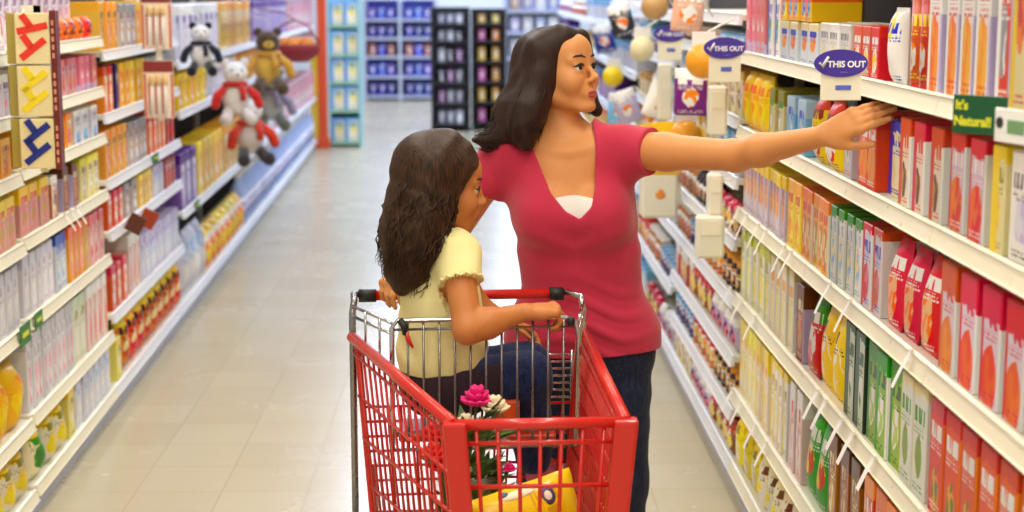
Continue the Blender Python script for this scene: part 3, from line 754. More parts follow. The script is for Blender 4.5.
# green shelf talker on the reaching shelf
e=empty('shelf_sign',(.853,2.70,1.543),-.92); tag(e,'dark green sign with yellow lettering on the upper shelf edge','sign')
m=MB(); m.box(-.054,.054,-.006,-.003,-.032,.034,bev=.001); gb=m.build('sign_board',mat('green_sign',S(15,85,45),.4),e)
YINK=mat('yellow_ink',S(225,225,50),.6)
text('lettering',"It's",.022,YINK,gb,(-.048,-.007,.016),(PI/2,0,0),off=.0007,align='LEFT')
text('lettering',"Natural!",.0225,YINK,gb,(-.050,-.007,-.011),(PI/2,0,0),off=.0009,align='LEFT')
m=MB(); m.box(-.02,.02,-.003,.0,-.03,.03); m.tube([(0,0,0),(.005,.02,0),(.008,.030,0)],.003,6); m.build('clip',STRIP,e)
e=empty('price_tag',(.868,2.575,1.535),-1.3); tag(e,'rounded white tag with dark hole beside the green sign','tag')
m=MB(); m.box(-.05,.05,-.004,-.001,-.028,.028,bev=.0015); tb=m.build('tag_card',PAPER,e)
m=MB(); m.lathe([(.009,0),(.009,.002)],n=16); h=m.build('tag_hole',mat('black_ink',(.02,.02,.02),.6),tb); h.rotation_euler=(PI/2,0,0); h.location=(-.034,-.004,.004)
m=MB(); m.box(-.012,.035,-.0052,-.004,-.012,.01); m.build('tag_print',mat('pale_green_ink',S(120,160,110),.6),tb)

# small paper flags clipped to the rails
def flag(R,s,z,label,L=.06,w=.016,turn=0.0):
    p=R.pt(s,-.012,z-.006)
    e=empty('price_tag',p,R.rz); tag(e,label,'tag','small paper flags on the shelf rails')
    m=MB(); th=.0012; pr=[(0,.012),(-.004,0),(-.016,-L*.35),(-.034,-L)]
    vs=[];fs=[]
    for y,zz in pr:
        for x in (-w/2,w/2): vs.append((x,y-.002,zz)); 
    k=len(vs)
    for y,zz in pr:
        for x in (-w/2,w/2): vs.append((x,y-.002-th,zz-th*.4))
    for i in range(len(pr)-1):
        a=2*i; fs.append((a,a+2,a+3,a+1)); fs.append((k+a,k+a+1,k+a+3,k+a+2)); fs.append((a,k+a,k+a+2,a+2)); fs.append((a+1,a+3,k+a+3,k+a+1))
    fs.append((0,1,k+1,k)); q=2*(len(pr)-1); fs.append((q,k+q,k+q+1,q+1))
    m.add(vs,fs); m.build('paper_flag',PAPER,e)
    c=MB(); c.box(-w*.4,w*.4,-.004,.004,.006,.016,bev=.001); c.build('clip',STRIP,e)
fl=[(1.025,(5.33,5.17,4.95,4.82),'under the reached shelf, far cluster'),(1.025,(4.52,4.42),'under the reached shelf, middle pair'),(1.025,(3.92,),'under the reached shelf, by the green topped boxes'),(1.025,(3.70,3.16),'under the reached shelf, near end'),
    (.725,(5.6-.12,5.25,4.98),'two shelves under the reached one, far cluster'),(.725,(4.02,3.92,3.74,3.62,3.42),'two shelves under reached one, below yellow pouches'),
    (.385,(5.38,5.2,4.92,4.72),'three shelves under the reached one')]
for z,ss,q in fl:
    for i,s in enumerate(ss): flag(RR,s,z,(f'{ORD[len(ss)-1-i]} white paper flag from near end, ' if len(ss)>1 else 'single small white paper flag, ')+q,L=.064,w=.024 if z<.8 else .017)
for i,s in enumerate((5.74,5.83,5.92)): flag(LR,s,.957,f'{ORD[i]} white paper flag from near end, fourth shelf by the crossed cartons',L=.05,w=.016)
def green_tag(R,s,z,label,w,h,c1):
    e=empty('price_tag',R.pt(s,-.014,z-.018),R.rz); tag(e,label,'tag')
    m=MB(); m.box(-w/2,w/2,-.004,-.001,-h/2,h/2,bev=.001); m.build('tag_card',mat('green_tag_card',c1,.5),e)
    m=MB(); m.box(-w*.3,w*.3,-.005,-.004,-h*.12,h*.12); m.build('tag_print',YINK,e)
green_tag(LR,7.62,.99,'green shelf tag below the lower blister pack',.14,.045,S(40,120,30))
green_tag(LR,5.10,.676,'green shelf tag above the yellow bags at the picture edge',.13,.07,S(20,70,35))
green_tag(LR,5.28,.688,'dark green tag hanging at the joint of two racks',.10,.055,S(25,60,30))
green_tag(LR,8.9,.60,'small green tag over the yellow fruit bags',.14,.05,S(70,140,50))

# three cartons with crossed strokes, hung one under another
def cross_carton(z,stroke,which,front):
    p=(-1.366,5.0,z); e=empty('hanging_carton',p,0.10)
    tag(e,which,'carton','crossed cartons hung in a column')
    w,h,d=.105,.155,.07
    m=MB(); m.box(-w/2,w/2,-d/2,d/2,-h/2,h/2,bev=.003); m.build('box_body',mat(f'carton_{which[:12]}',front,.5),e)
    m=MB(); m.box(w/2,w/2+.018,-d/2-.004,d/2,-h/2-.004,h/2+.008,bev=.002); sp=m.build('dark_side_panel',mat('dark_brown_panel',S(112,30,22),.45),e)
    m=MB()
    for i in range(5): m.box(w/2+.005,w/2+.012,-d/2-.0052,-d/2-.004,-h*.38+i*h*.16,-h*.38+i*h*.16+h*.10)
    m.build('panel_print',mat('pinkish_print',S(225,150,120),.6),sp)
    m=MB(); m.box(-w/2-.03,-w/2,-.01,d/2,-h/2,h/2,bev=.002); m.build('olive_backing_card',mat('olive_card',S(178,160,70),.6),e)
    m=MB(); y=-d/2-.0035
    for cz in (h*.2,-h*.2):
        sg=1
        a=math.radians(12 if stroke=='red' and cz>0 else 38)
        c,s_=math.cos(a),math.sin(a)
        def st(x0,z0,x1,z1,t=.0105):
            dx,dz=x1-x0,z1-z0; l=math.hypot(dx,dz); nx,nz=-dz/l*t,dx/l*t
            vs=[]
            for yy in (y,y+.004):
                vs+= [(x0+nx,yy,z0+nz),(x1+nx,yy,z1+nz),(x1-nx,yy,z1-nz),(x0-nx,yy,z0-nz)]
            m.add(vs,[(0,1,2,3),(7,6,5,4),(0,4,5,1),(1,5,6,2),(2,6,7,3),(3,7,4,0)])
        L=w*.44
        st(-L*c,cz-L*s_,L*c,cz+L*s_)
        st(-.004,cz+.004,-.03,cz+.042)
    m.build('crossed_strokes',mat(stroke+'_stroke',{'red':S(240,50,25),'yellow':S(252,225,20),'blue':S(25,45,140)}[stroke],.45),e)
cross_carton(1.609,'red','cream carton with crossed red strokes, topmost of a hanging column',S(244,228,170))
cross_carton(1.449,'yellow','cream carton with crossed yellow strokes, middle of a hanging column',S(244,226,190))
cross_carton(1.287,'blue','cream carton with crossed blue strokes, lowest of a hanging column',S(245,235,205))
e=empty('clip_strip',(-1.366,5.045,1.19)); tag(e,'narrow plastic strip holding the three crossed cartons','strip')
m=MB(); m.box(-.012,.012,-.002,.002,0,.52,bev=.0008); m.box(-.05,.012,-.002,.002,.497,.52); m.build('strip_band',STRIP,e)
m=MB(); m.tube([(-.04,0,.51),(-.08,0,.40),(-.100,0,.37)],.004,6); m.build('rail_hook',STRIP,e)

# blister packs with brushes
def blister(z,label):
    e=empty('blister_pack',(-1.446,7.3,z),0.06); tag(e,label,'pack','brush packs on a hanging strip')
    m=MB(); m.box(-.068,.068,-.002,.002,-.13,.13,bev=.0008); bc=m.build('backing_card',mat('blister_card',S(244,225,205),.5),e)
    m=MB(); m.box(-.066,.066,-.0035,-.002,.078,.128); m.build('header_print',mat('dark_red_print',S(140,45,45),.5),bc)
    m=MB(); m.box(-.066,-.055,-.0035,-.002,-.125,.07); m.box(.055,.066,-.0035,-.002,-.125,.07); m.build('edge_print',mat('salmon_print',S(205,110,90),.5),bc)
    for x in (-.03,0,.03):
        m=MB(); m.tube([(x,-.008,-.118),(x,-.008,-.03),(x,-.008,.02)],[.0075,.008,.006],8); b=m.build('brush',mat('brush_white',S(248,244,240),.3),e)
        m=MB(); m.lathe([(.007,0),(.012,.006),(.013,.03),(.008,.045)],c=(x,-.008,.02),n=10); m.build('bristle_head',mat('bristle_tan',S(235,200,140),.7),b)
        m=MB(); m.tube([(x-.013,-.008,-.11),(x-.013,-.008,.03)],.0022,6); m.build('red_line',mat('red_ink',S(200,40,40),.5),b)
    m=MB(); m.tube([(-.008,0,.128),(-.008,0,.138),(.008,0,.138),(.008,0,.128)],.0016,6); m.build('hang_hook',STRIP,e)
blister(1.625,'pack of three white brushes, upper one on its hanging strip')
blister(1.315,'pack of three white brushes, lower one on its hanging strip')
e=empty('clip_strip',(-1.446,7.34,1.17)); tag(e,'plastic strip carrying the two brush packs','strip')
m=MB(); m.box(-.014,.014,-.002,.002,0,.62,bev=.0008); m.build('strip_band',STRIP,e)
m=MB(); m.tube([(0,0,.36),(-.05,.005,.352),(-.075,.01,.345)],.004,6); m.build('rail_hook',STRIP,e)

# plush toys hanging along the rack
FUR=lambda n,c: streak_mat(n,tuple(x*.8 for x in c),c,(60,60,60),.9,0,.5,.2,.4)
def plush(p,label,body,head,ear,scarf,k=1.0,rz=.3):
    e=empty('plush_toy',p,rz); tag(e,label,'plush toy','plush toys hanging in front of the rack')
    B=FUR('fur_'+label[:14],body); H=FUR('furhead_'+label[:14],head); E_=FUR('furear_'+label[:14],ear); Sx=FUR('scarf_'+label[:14],scarf)
    m=MB(); m.ball((0,0,-.09*k),(.075*k,.06*k,.09*k)); bd=m.build('body',B,e)
    m=MB(); m.ball((0,-.01*k,.05*k),(.068*k,.06*k,.062*k)); hd=m.build('head',H,e)
    m=MB(); m.ball((0,-.06*k,.038*k),(.03*k,.025*k,.022*k)); mu=m.build('muzzle',B,hd)
    for sx in (-1,1):
        m=MB(); m.ball((sx*.028*k,-.06*k,.066*k),.007*k,8); m.build('eye',mat('bead_black',(.01,.01,.01),.15),hd)
    m=MB(); m.ball((0,-.084*k,.044*k),.008*k,8); m.build('nose',mat('bead_black',(.01,.01,.01),.15),hd)
    for sx in (-1,1):
        m=MB(); m.ball((sx*.052*k,0,.105*k),(.026*k,.014*k,.026*k)); m.build('ear',E_,hd)
        m=MB(); m.tube([(sx*.06*k,-.01,-.035*k),(sx*.105*k,-.03*k,-.075*k),(sx*.12*k,-.05*k,-.12*k)],[.024*k,.028*k,.026*k],10); m.ball((sx*.12*k,-.05*k,-.12*k),.027*k,10); m.build('arm',Sx,e)
        m=MB(); m.tube([(sx*.04*k,-.01,-.15*k),(sx*.06*k,-.06*k,-.19*k),(sx*.07*k,-.09*k,-.20*k)],[.03*k,.032*k,.034*k],10); m.ball((sx*.07*k,-.09*k,-.20*k),.036*k,10); m.build('leg',E_,e)
    m=MB(); pts=[(.058*k*math.cos(t),.05*k*math.sin(t),-.012*k) for t in [2*PI*i/14 for i in range(14)]]; m.tube(pts,.015*k,8,closed=True); m.tube([(.02*k,-.055*k,-.015*k),(.03*k,-.075*k,-.06*k),(.03*k,-.075*k,-.10*k)],[.015*k,.018*k,.016*k],8); m.build('scarf',Sx,e)
    m=MB(); L=p[0]+1.35+.0265*p[1]+.004; m.tube([(0,0,.108*k),(0,0,.17*k),(-L*.6*math.cos(rz),L*.6*math.sin(rz),.20*k),(-L*math.cos(rz),L*math.sin(rz),.19*k)],.003,6); m.build('hanging_loop',STRIP,e)
def LRo(x,Y,y): # point on the sight line through the left rack zone at depth Y
    s=1600.0/Y; return ((x-478)/s,Y,1.75-(y+8)/s)
plush(LRo(237,9.35,80),'white plush snow bear with red scarf, upper of two',S(245,240,235),S(245,242,238),S(235,225,220),S(215,40,30),1.05)
plush(LRo(250,9.7,118),'white and red plush bear with dark ears, under another',S(238,225,215),S(240,235,230),S(60,55,60),S(230,60,25),1.15,.5)
plush(LRo(204,8.3,40),'black and white plush panda near the shelf top',S(240,240,245),S(240,240,245),S(25,25,35),S(30,35,60),.75,.2)
plush(LRo(270,11.1,50),'brown plush bear with golden body',S(235,190,80),S(92,72,48),S(92,72,48),S(230,170,60),1.25,.2)
plush(LRo(272,11.3,88),'grey green plush bear under the brown one',S(200,205,215),S(130,135,120),S(110,115,100),S(170,160,190),1.2,.2)
e=empty('hanging_basket',LRo(297,12.5,50)); tag(e,'dark red bowl shaped basket above the top shelf, beyond the plush toys','basket')
m=MB(); m.lathe([(.10,-.08),(.18,-.02),(.2,.05),(.19,.055),(.17,-.01),(.09,-.06)],n=24); m.build('bowl',mat('dark_red_wicker',S(150,40,50),.7,bump=(60,.5)),e)
m=MB(); [m.ball((.09*math.cos(t),.09*math.sin(t),.05),.06,10) for t in (0,1.5,3,4.5)]; m.build('filling',mat('orange_fill',S(240,150,60),.7),e)
m=MB(); m.tube([(-.19,0,.05),(-.1,0,.2),(0,0,.24),(.1,0,.2),(.19,0,.05)],.008,8); m.tube([(0,0,.24),(-.1,0,.3),(-.275,0,.32)],.005,6); m.build('handle',mat('dark_red_wicker',S(150,40,50),.7),e)
# red gift bows hanging at the middle rack
for i,(x,Y,y) in enumerate(((133,6.75,222),(146,7.0,217))):
    e=empty('hanging_tag',LRo(x,Y,y),.2); tag(e,('dark brown','rust red')[i]+' square tag hanging below the fourth shelf','tag')
    m=MB(); m.box(-.035,.035,-.004,.004,-.04,.04,bev=.002,rot=Matrix.Rotation(.5,3,'Y')); m.build('tag_board',mat(('dark_brown_tag','rust_tag')[i],(S(95,45,25),S(165,60,25))[i],.5),e)
    m=MB(); L=e.location.x+1.35+.0265*e.location.y-.012; zz=.755-e.location.z; m.tube([(0,0,.03),(-.01,0,.05),(-L*math.cos(.2),L*math.sin(.2),zz)],.0025,6); m.build('string',STRIP,e)

# ------------------------------------------------------------------ hanging displays between the woman and the tagged rack
def strip_column(x,Y,y0,y1,w,label):
    s=1600.0/Y; z0,z1=1.75-(y1+8)/s,1.75-(y0+8)/s
    e=empty('hanging_dispenser',((x-478)/s,Y,z0)); tag(e,label,'dispenser','white hanging dispensers on the rack fronts')
    h=z1-z0; m=MB(); m.box(-w/2,w/2,-.03,.03,0,h,bev=.008); m.build('dispenser_body',mat('dispenser_white',S(240,236,218),.4),e)
    m=MB(); m.box(-w*.35,w*.35,-.033,-.03,h*.55,h*.9,bev=.001); m.build('front_card',CARD,e)
    m=MB(); m.box(w/2,w/2+.035,-.006,.006,h*.80,h*.86); m.build('bracket',STRIP,e)
strip_column(664,7.0,62,118,.062,'narrow white dispenser under the smallest oval sign')
strip_column(717,5.45,84,134,.062,'narrow white dispenser under the middle oval sign')
strip_column(716,5.43,172,214,.05,'slim cream dispenser just under the woman\'s forearm')
strip_column(712,5.40,215,258,.095,'wide cream dispenser low under the woman\'s forearm')
s=1600/6.8; e=empty('wall_dispenser',((660-478)/s,6.8,1.75-224/s)); tag(e,'white dispenser box with yellow top and orange mark, beside the woman\'s waist','dispenser')
m=MB(); m.box(-.082,.075,-.06,.06,0,.19,bev=.012); bo=m.build('box_body',mat('dispenser_white',S(240,236,218),.4),e)
m=MB(); m.box(-.088,.085,-.064,.064,.185,.245,bev=.012); m.build('yellow_lid',mat('yellow_plastic',S(250,205,20),.35),e)
m=MB(); m.ball((0,-.06,.10),(.022,.004,.018),12); m.ball((0,-.061,.115),(.012,.004,.01),10); m.build('orange_mark',mat('orange_print',S(240,150,60),.5),bo)
m=MB(); m.box(.075,.096,-.01,.01,.06,.14); m.build('bracket',STRIP,e)
s=1600/6.0; e=empty('yellow_header',((668-478)/s,6.0,1.75-150/s)); tag(e,'bright yellow curved header card behind the woman\'s upper arm','sign')
m=MB(); n=14; vs=[]
for y in (-.003,.003):
    for i in range(n+1):
        t=i/n; vs.append((-.16+.30*t,y+.03*math.sin(PI*t),-.035)); vs.append((-.16+.30*t,y+.03*math.sin(PI*t),.05+.03*math.sin(PI*t)))
k=2*(n+1); fs=[]
for i in range(n):
    a=2*i; fs+=[(a,a+2,a+3,a+1),(k+a,k+a+1,k+a+3,k+a+2),(a,k+a,k+a+2,a+2),(a+1,a+3,k+a+3,k+a+1)]
fs+=[(0,1,k+1,k),(2*n,k+2*n,k+2*n+1,2*n+1)]
m.add(vs,fs); m.build('header_card',mat('yellow_card',S(252,210,15),.45),e)
m=MB(); m.tube([(.13,0,0),(.15,.01,0),(.158,.02,0)],.004,6); m.build('bracket',STRIP,e)
# clip strips with small bags and balls over the rack fronts behind her face
hang=[(612,9.5,75,'yellow ball pack hanging by the woman\'s chin',Y_,'ball'),(641,8.2,48,'cream round pack hanging left of the smallest oval sign',CREAM,'ball'),(606,10.5,38,'dark blue pack hanging by the woman\'s brow',S(60,70,160),'bag'),(625,9.0,20,'black and white pack near the picture top',S(45,45,50),'bag'),
      (690,6.5,92,'purple and orange pack leaning between two dispensers',S(120,60,130),'bag'),(702,6.1,60,'orange pack under the middle oval sign',AMBER,'ball'),(653,8.0,6,'tan bowl shaped pack at the picture top',TAN,'ball'),(632,8.6,105,'white and lilac pack behind the woman\'s shoulder',LILAC,'bag'),(684,6.9,10,'salmon pink pack close to the picture top',S(235,190,170),'bag'),(618,9.6,108,'sky blue pack just above the woman\'s shoulder',SKY,'bag'),(653,8.4,98,'white pack behind the yellow ball pack',W_,'bag'),(686,6.6,135,'golden pack above the woman\'s upper arm',AMBER,'ball')]
for i,(x,Y,y,lab,col,sh) in enumerate(hang):
    lab=lab.replace('left of','beside')
    Y=1235.0/(x-478); s=1600.0/Y; e=empty('hanging_pack',((x-478)/s,Y,1.75-(y+8)/s),rnd.uniform(-.3,.3)); tag(e,lab,'pack','small packs hanging on strips')
    if sh=='ball':
        m=MB(); m.ball((0,0,0),(.062,.06,.06),14); m.build('ball',mat('hang_'+lab[:16],col,.35),e); dk=tuple(c*.5 for c in col)
        m=MB(); m.box(-.04,.04,-.004,.004,.05,.10,bev=.001); m.build('header_card',PAPER,e)
    else:
        o=bpy.data.objects.new('bag',pouch_mesh('bag',.12,.05,.17,print_mat('hang_'+lab[:16],col,W_,W_,O_,W_,.75,.4,.25),None,seed=i)); o.location=(0,0,-.08); o.rotation_euler=(0,rnd.uniform(-.35,.35),0); link(o,e)
    m=MB(); zl=min((RCs if Y<9 else RD) if Y>7.25 else RB,key=lambda q:abs(q-.02-e.location.z-.1))-.02-e.location.z; rr=-e.rotation_euler.z; dx=.8735-e.location.x; m.tube([(0,0,.085),(.015*math.cos(rr),.015*math.sin(rr),.10),(dx*math.cos(rr),dx*math.sin(rr),zl)],.004,6); m.build('hook_arm',STRIP,e)

# ------------------------------------------------------------------ the far end of the aisle
def far(x,Y): return (x-478)*Y/1600.0
# orange post with yellow panel
e=empty('end_post',(far(323,18.15),18.2,0)); tag(e,'tall red orange post with yellow panel at the rack end','post')
m=MB(); m.box(-.05,.05,-.05,.05,0,1.95,bev=.008); m.build('post_column',mat('red_orange_paint',S(225,80,30),.45),e)
m=MB(); m.box(-.13,-.052,-.03,.03,.0,1.2,bev=.004); m.build('yellow_panel',mat('yellow_panel',S(245,200,50),.5),e)
m=MB(); m.box(-.075,.075,-.075,.075,0,.12,bev=.01); m.build('foot_plate',mat('red_orange_paint',S(225,80,30),.45),e)
# pale green display stand
Y=18.3; xa,xb=far(329,Y),far(361,Y); e=empty('display_stand',((xa+xb)/2,Y+.2,0)); tag(e,'pale blue green display stand stacked with cream boxes at the aisle end','display stand')
w=(xb-xa); m=MB()
TEALP=mat('pale_teal_board',S(165,222,225),.5)
m.box(-w/2,-w/2+.02,-.2,.2,0,2.0,bev=.003); m.box(w/2-.02,w/2,-.2,.2,0,2.0,bev=.003); m.box(-w/2,w/2,.18,.2,0,2.0); m.build('frame',TEALP,e)
zs=[.06,.42,.74,1.05,1.38]
for z in zs:
    m=MB(); m.box(-w/2+.02,w/2-.02,-.2,.18,z-.03,z,bev=.003); m.build('shelf',mat('pale_green_board',S(150,205,170),.5),e)
D('standbox','display_box','carton','cream box with pale blue edge',(.15,.2,.27),(S(242,236,205),SKY,LEMON,W_,TEAL),.85,.45,.3,.22,sidecol=SKY)
for zi,z in enumerate(zs):
    for i in range(2):
        place('standbox',Vector((e.location.x+(-.08 if i==0 else .08),Y+.13,z+.0006)),0,f"cream box, {('first','second')[i]} across on display stand's {('lowest','second lowest','middle','second highest','highest')[zi]} shelf",'cream boxes on the pale display stand')
# blue goods shelving facing the aisle
def far_rack(label,x0,x1,Y,frame,back,lips,cols,top,kind,desc,iw=.16,depth=.4,hfill=.85):
    xa,xb=far(x0,Y),far(x1,Y); w=xb-xa; cx=(xa+xb)/2
    e=empty('display_rack',(cx,Y,0)); tag(e,label,'shelf unit')
    m=MB(); m.box(-w/2,w/2,depth-.02,depth,0,top); m.build('back_panel',back,e)
    nb=max(1,round(w/.62))
    for i in range(nb+1):
        x=-w/2+(w)*i/nb; m=MB(); m.box(x-.025,x+.025,-.01,depth-.02,0,top,bev=.004); m.build('upright',frame,e)
    for li,z in enumerate(lips):
        m=MB(); m.box(-w/2+.025,w/2-.025,.0,depth-.02,z-.04,z,bev=.004); m.build('shelf',frame,e)
        nz=(lips[li+1] if li+1<len(lips) else top)-z-.05
        n=max(2,int((w-.1)/iw)); 
        for k in range(n):
            x=-w/2+.06+iw*.5+(w-.12-iw)*k/max(1,n-1)
            if any(abs(x-(-w/2+w*j/nb))<iw*.5+.02 for j in range(nb+1)): continue
            c=cols[(k*3+li*2)%len(cols)]; key='far_'+kind+c
            if key not in DES:
                cc=FARC[c]; D(key,kind,'carton',f'{c} {desc}',(iw*.9,.2,.30),(cc,tuple(q*.6 for q in cc),tuple(min(1,q*1.8+.05) for q in cc),W_,PALE),.8,.4,.3,.15)
            sq=min(1,nz*hfill/.30)
            place(key,Vector((cx+x,Y+.14,z+.0006)),0,f"{c} {desc}, {ordinal(k)} across on {ordinal(li)} shelf from the floor",f"{desc} on the far rack",hmax=.30*sq)
FARC={'navy':S(35,45,150),'blue':S(50,75,205),'violet':S(90,80,190),'rust':S(160,80,80),'black':S(25,25,40),'grey':S(120,120,135),'plum':S(120,70,120),'silver':S(185,185,195),'golden':S(245,185,30),'orange':S(240,150,30),'pink':S(215,120,170),'white':S(232,232,240),'lilac':S(190,185,220),'pale blue':S(190,205,235),'tan':S(200,170,140)}
WF=mat('white_frame',S(205,215,240),.5); BF=mat('black_frame',S(22,20,26),.45)
far_rack('white framed rack of dark blue goods closing off the aisle',365,436,26.2,WF,mat('navy_back',S(50,55,130),.7),[.08,.40,.72,1.02,1.32],['navy','blue','violet','navy','rust','blue'],1.62,'cushion_pack','square pack',iw=.145)
far_rack('black framed rack with grey and plum goods',433,468,20.3,BF,mat('black_back',S(18,16,22),.7),[.10,.36,.62,.88,1.14,1.36],['grey','silver','plum','grey','black'],1.56,'cosmetic_box','small pack',iw=.10)
far_rack('black framed rack with a golden column of packs',473,504,20.6,BF,mat('black_back',S(18,16,22),.7),[.10,.36,.62,.88,1.14,1.36],['pink','golden','golden','orange'],1.54,'snack_pack','snack pack',iw=.10)
far_rack('white rack of pale goods seen past the woman\'s hair',505,562,22.5,WF,mat('pale_back',S(200,205,225),.7),[.10,.5,.85,1.2,1.5],['white','lilac','pale blue','tan','white'],1.9,'linen_pack','folded pack',iw=.15)
# bright header board over the blue rack
e=empty('header_board',(far(402,26.1),26.1,1.67)); tag(e,'white header board above the rack of dark blue goods','sign')
m=MB(); m.box(-.62,.62,-.02,.02,0,.34,bev=.006); m.build('board',mat('white_board',S(245,246,252),.5),e)
m=MB(); m.box(-.5,.5,-.024,-.02,.06,.07); m.box(-.58,-.54,-.01,.40,-.03,.0); m.box(.54,.58,-.01,.40,-.03,.0); m.build('trim_bar',WF,e)

# ------------------------------------------------------------------ smooth solid modelling for bodies and clothes
import openvdb
A=np.asarray
class Solid:
    """smoothly joined round cones and ellipsoids, evaluated as a signed distance"""
    def __init__(self): self.p=[]
    def rc(self,a,b,r1,r2,k=.02,sub=False,sq=None):
        a,b=A(a,float),A(b,float)
        self.p.append(('c',(a,b,r1,r2),k,sub,(a+b)/2,np.linalg.norm(b-a)/2+max(r1,r2))); return self
    def el(self,c,r,k=.02,rot=None,sub=False):
        c,r=A(c,float),A(r,float)
        self.p.append(('e',(c,r,rot),k,sub,c,max(r))); return self
    def chain(self,pts,rs,k=.02):
        for i in range(len(pts)-1): self.rc(pts[i],pts[i+1],rs[i],rs[i+1],k)
        return self
    def __call__(self,P,c=None,R=None):
        d=None
        for t,a,k,sub,pc,pr in self.p:
            if c is not None and np.linalg.norm(pc-c)-pr>R+.07: continue
            if t=='c':
                p0,p1,r1,r2=a; ba=p1-p0; q=P-p0
                h=np.clip((q@ba)/max(1e-12,ba@ba),0,1)
                e=np.linalg.norm(q-h[:,None]*ba,axis=1)-(r1+(r2-r1)*h)
            else:
                c0,r,rot=a; q=P-c0
                if rot is not None: q=q@rot
                k0=np.linalg.norm(q/r,axis=1); k1=np.linalg.norm(q/(r*r),axis=1)
                e=np.where(k1>1e-9,k0*(k0-1)/np.maximum(k1,1e-9),-min(r))
            if d is None:
                d=np.full(len(P),9.0) if sub else e
                if sub: continue
            elif sub:
                h=np.maximum(k-np.abs(d+e),0)/k; d=np.maximum(d,-e)+h*h*k*.25
            else:
                h=np.maximum(k-np.abs(d-e),0)/k; d=np.minimum(d,e)-h*h*k*.25
        return np.full(len(P),9.0) if d is None else d
def solid_mesh(name,F,lo,hi,vox,mats,parent=None,origin=(0,0,0),smooth=0):
    lo,hi=A(lo,float),A(hi,float); B=20
    nb=np.ceil((hi-lo)/(vox*B)).astype(int); n=nb*B
    arr=np.full(n,1.0,dtype=np.float32)
    g=np.stack(np.meshgrid(*[np.arange(k) for k in nb],indexing='ij'),-1).reshape(-1,3)
    cen=lo+(g*B+(B-1)/2)*vox; half=vox*B*.87+vox
    dc=F(cen,None,None)
    off=np.stack(np.meshgrid(*[np.arange(B)]*3,indexing='ij'),-1).reshape(-1,3)*vox
    for gi,ce,d in zip(g,cen,dc):
        sl=tuple(slice(i*B,(i+1)*B) for i in gi)
        if abs(d)>half*1.5+.012:
            arr[sl]=1.0 if d>0 else -1.0; continue
        v=F(lo+gi*B*vox+off,ce,half)
        arr[sl]=np.clip(v/vox,-4,4).reshape(B,B,B)
    G=openvdb.FloatGrid(4.0); G.copyFromArray(arr)
    pts,quads=G.convertToQuads(0.0)
    pts=np.asarray(pts,dtype=np.float32)*vox+lo.astype(np.float32)-A(origin,dtype=np.float32)
    me=bpy.data.meshes.new(name)
    me.vertices.add(len(pts)); me.vertices.foreach_set('co',pts.ravel())
    q=np.asarray(quads,dtype=np.int32)[:,::-1]
    me.loops.add(q.size); me.loops.foreach_set('vertex_index',np.ascontiguousarray(q).ravel())
    me.polygons.add(len(q)); me.polygons.foreach_set('loop_start',np.arange(0,q.size,4,dtype=np.int32))
    me.update(calc_edges=True); me.validate()
    bm=bmesh.new(); bm.from_mesh(me); bmesh.ops.recalc_face_normals(bm,faces=bm.faces)
    for _ in range(smooth): bmesh.ops.smooth_vert(bm,verts=bm.verts,factor=.5,use_axis_x=True,use_axis_y=True,use_axis_z=True)
    for f in bm.faces: f.smooth=True
    bm.to_mesh(me); bm.free()
    for m in mats: me.materials.append(m)
    o=bpy.data.objects.new(name,me)
    return link(o,parent)
def unit(v): v=A(v,float); return v/np.linalg.norm(v)
def polydist(P2,V):
    """signed distance to a polygon (negative inside)"""
    V=A(V,float); n=len(V); d=np.full(len(P2),1e9); s=np.ones(len(P2))
    for i in range(n):
        a,b=V[i],V[i-1]; e=b-a; w=P2-a
        t=np.clip((w@e)/(e@e),0,1); q=w-t[:,None]*e; d=np.minimum(d,(q*q).sum(1))
        c1=P2[:,1]>=a[1]; c2=P2[:,1]<b[1]; c3=e[0]*w[:,1]>e[1]*w[:,0]
        f=(c1&c2&c3)|(~c1&~c2&~c3); s=np.where(f,-s,s)
    return s*np.sqrt(d)
def skin_mat(name,c):
    m=mat(name,c,.48,spec=.35,bump=(220,.08)); b=m.node_tree.nodes['Principled BSDF']
    b.inputs['Subsurface Weight'].default_value=.12; b.inputs['Subsurface Radius'].default_value=(.012,.005,.003); b.inputs['Subsurface Scale'].default_value=.6
    return m

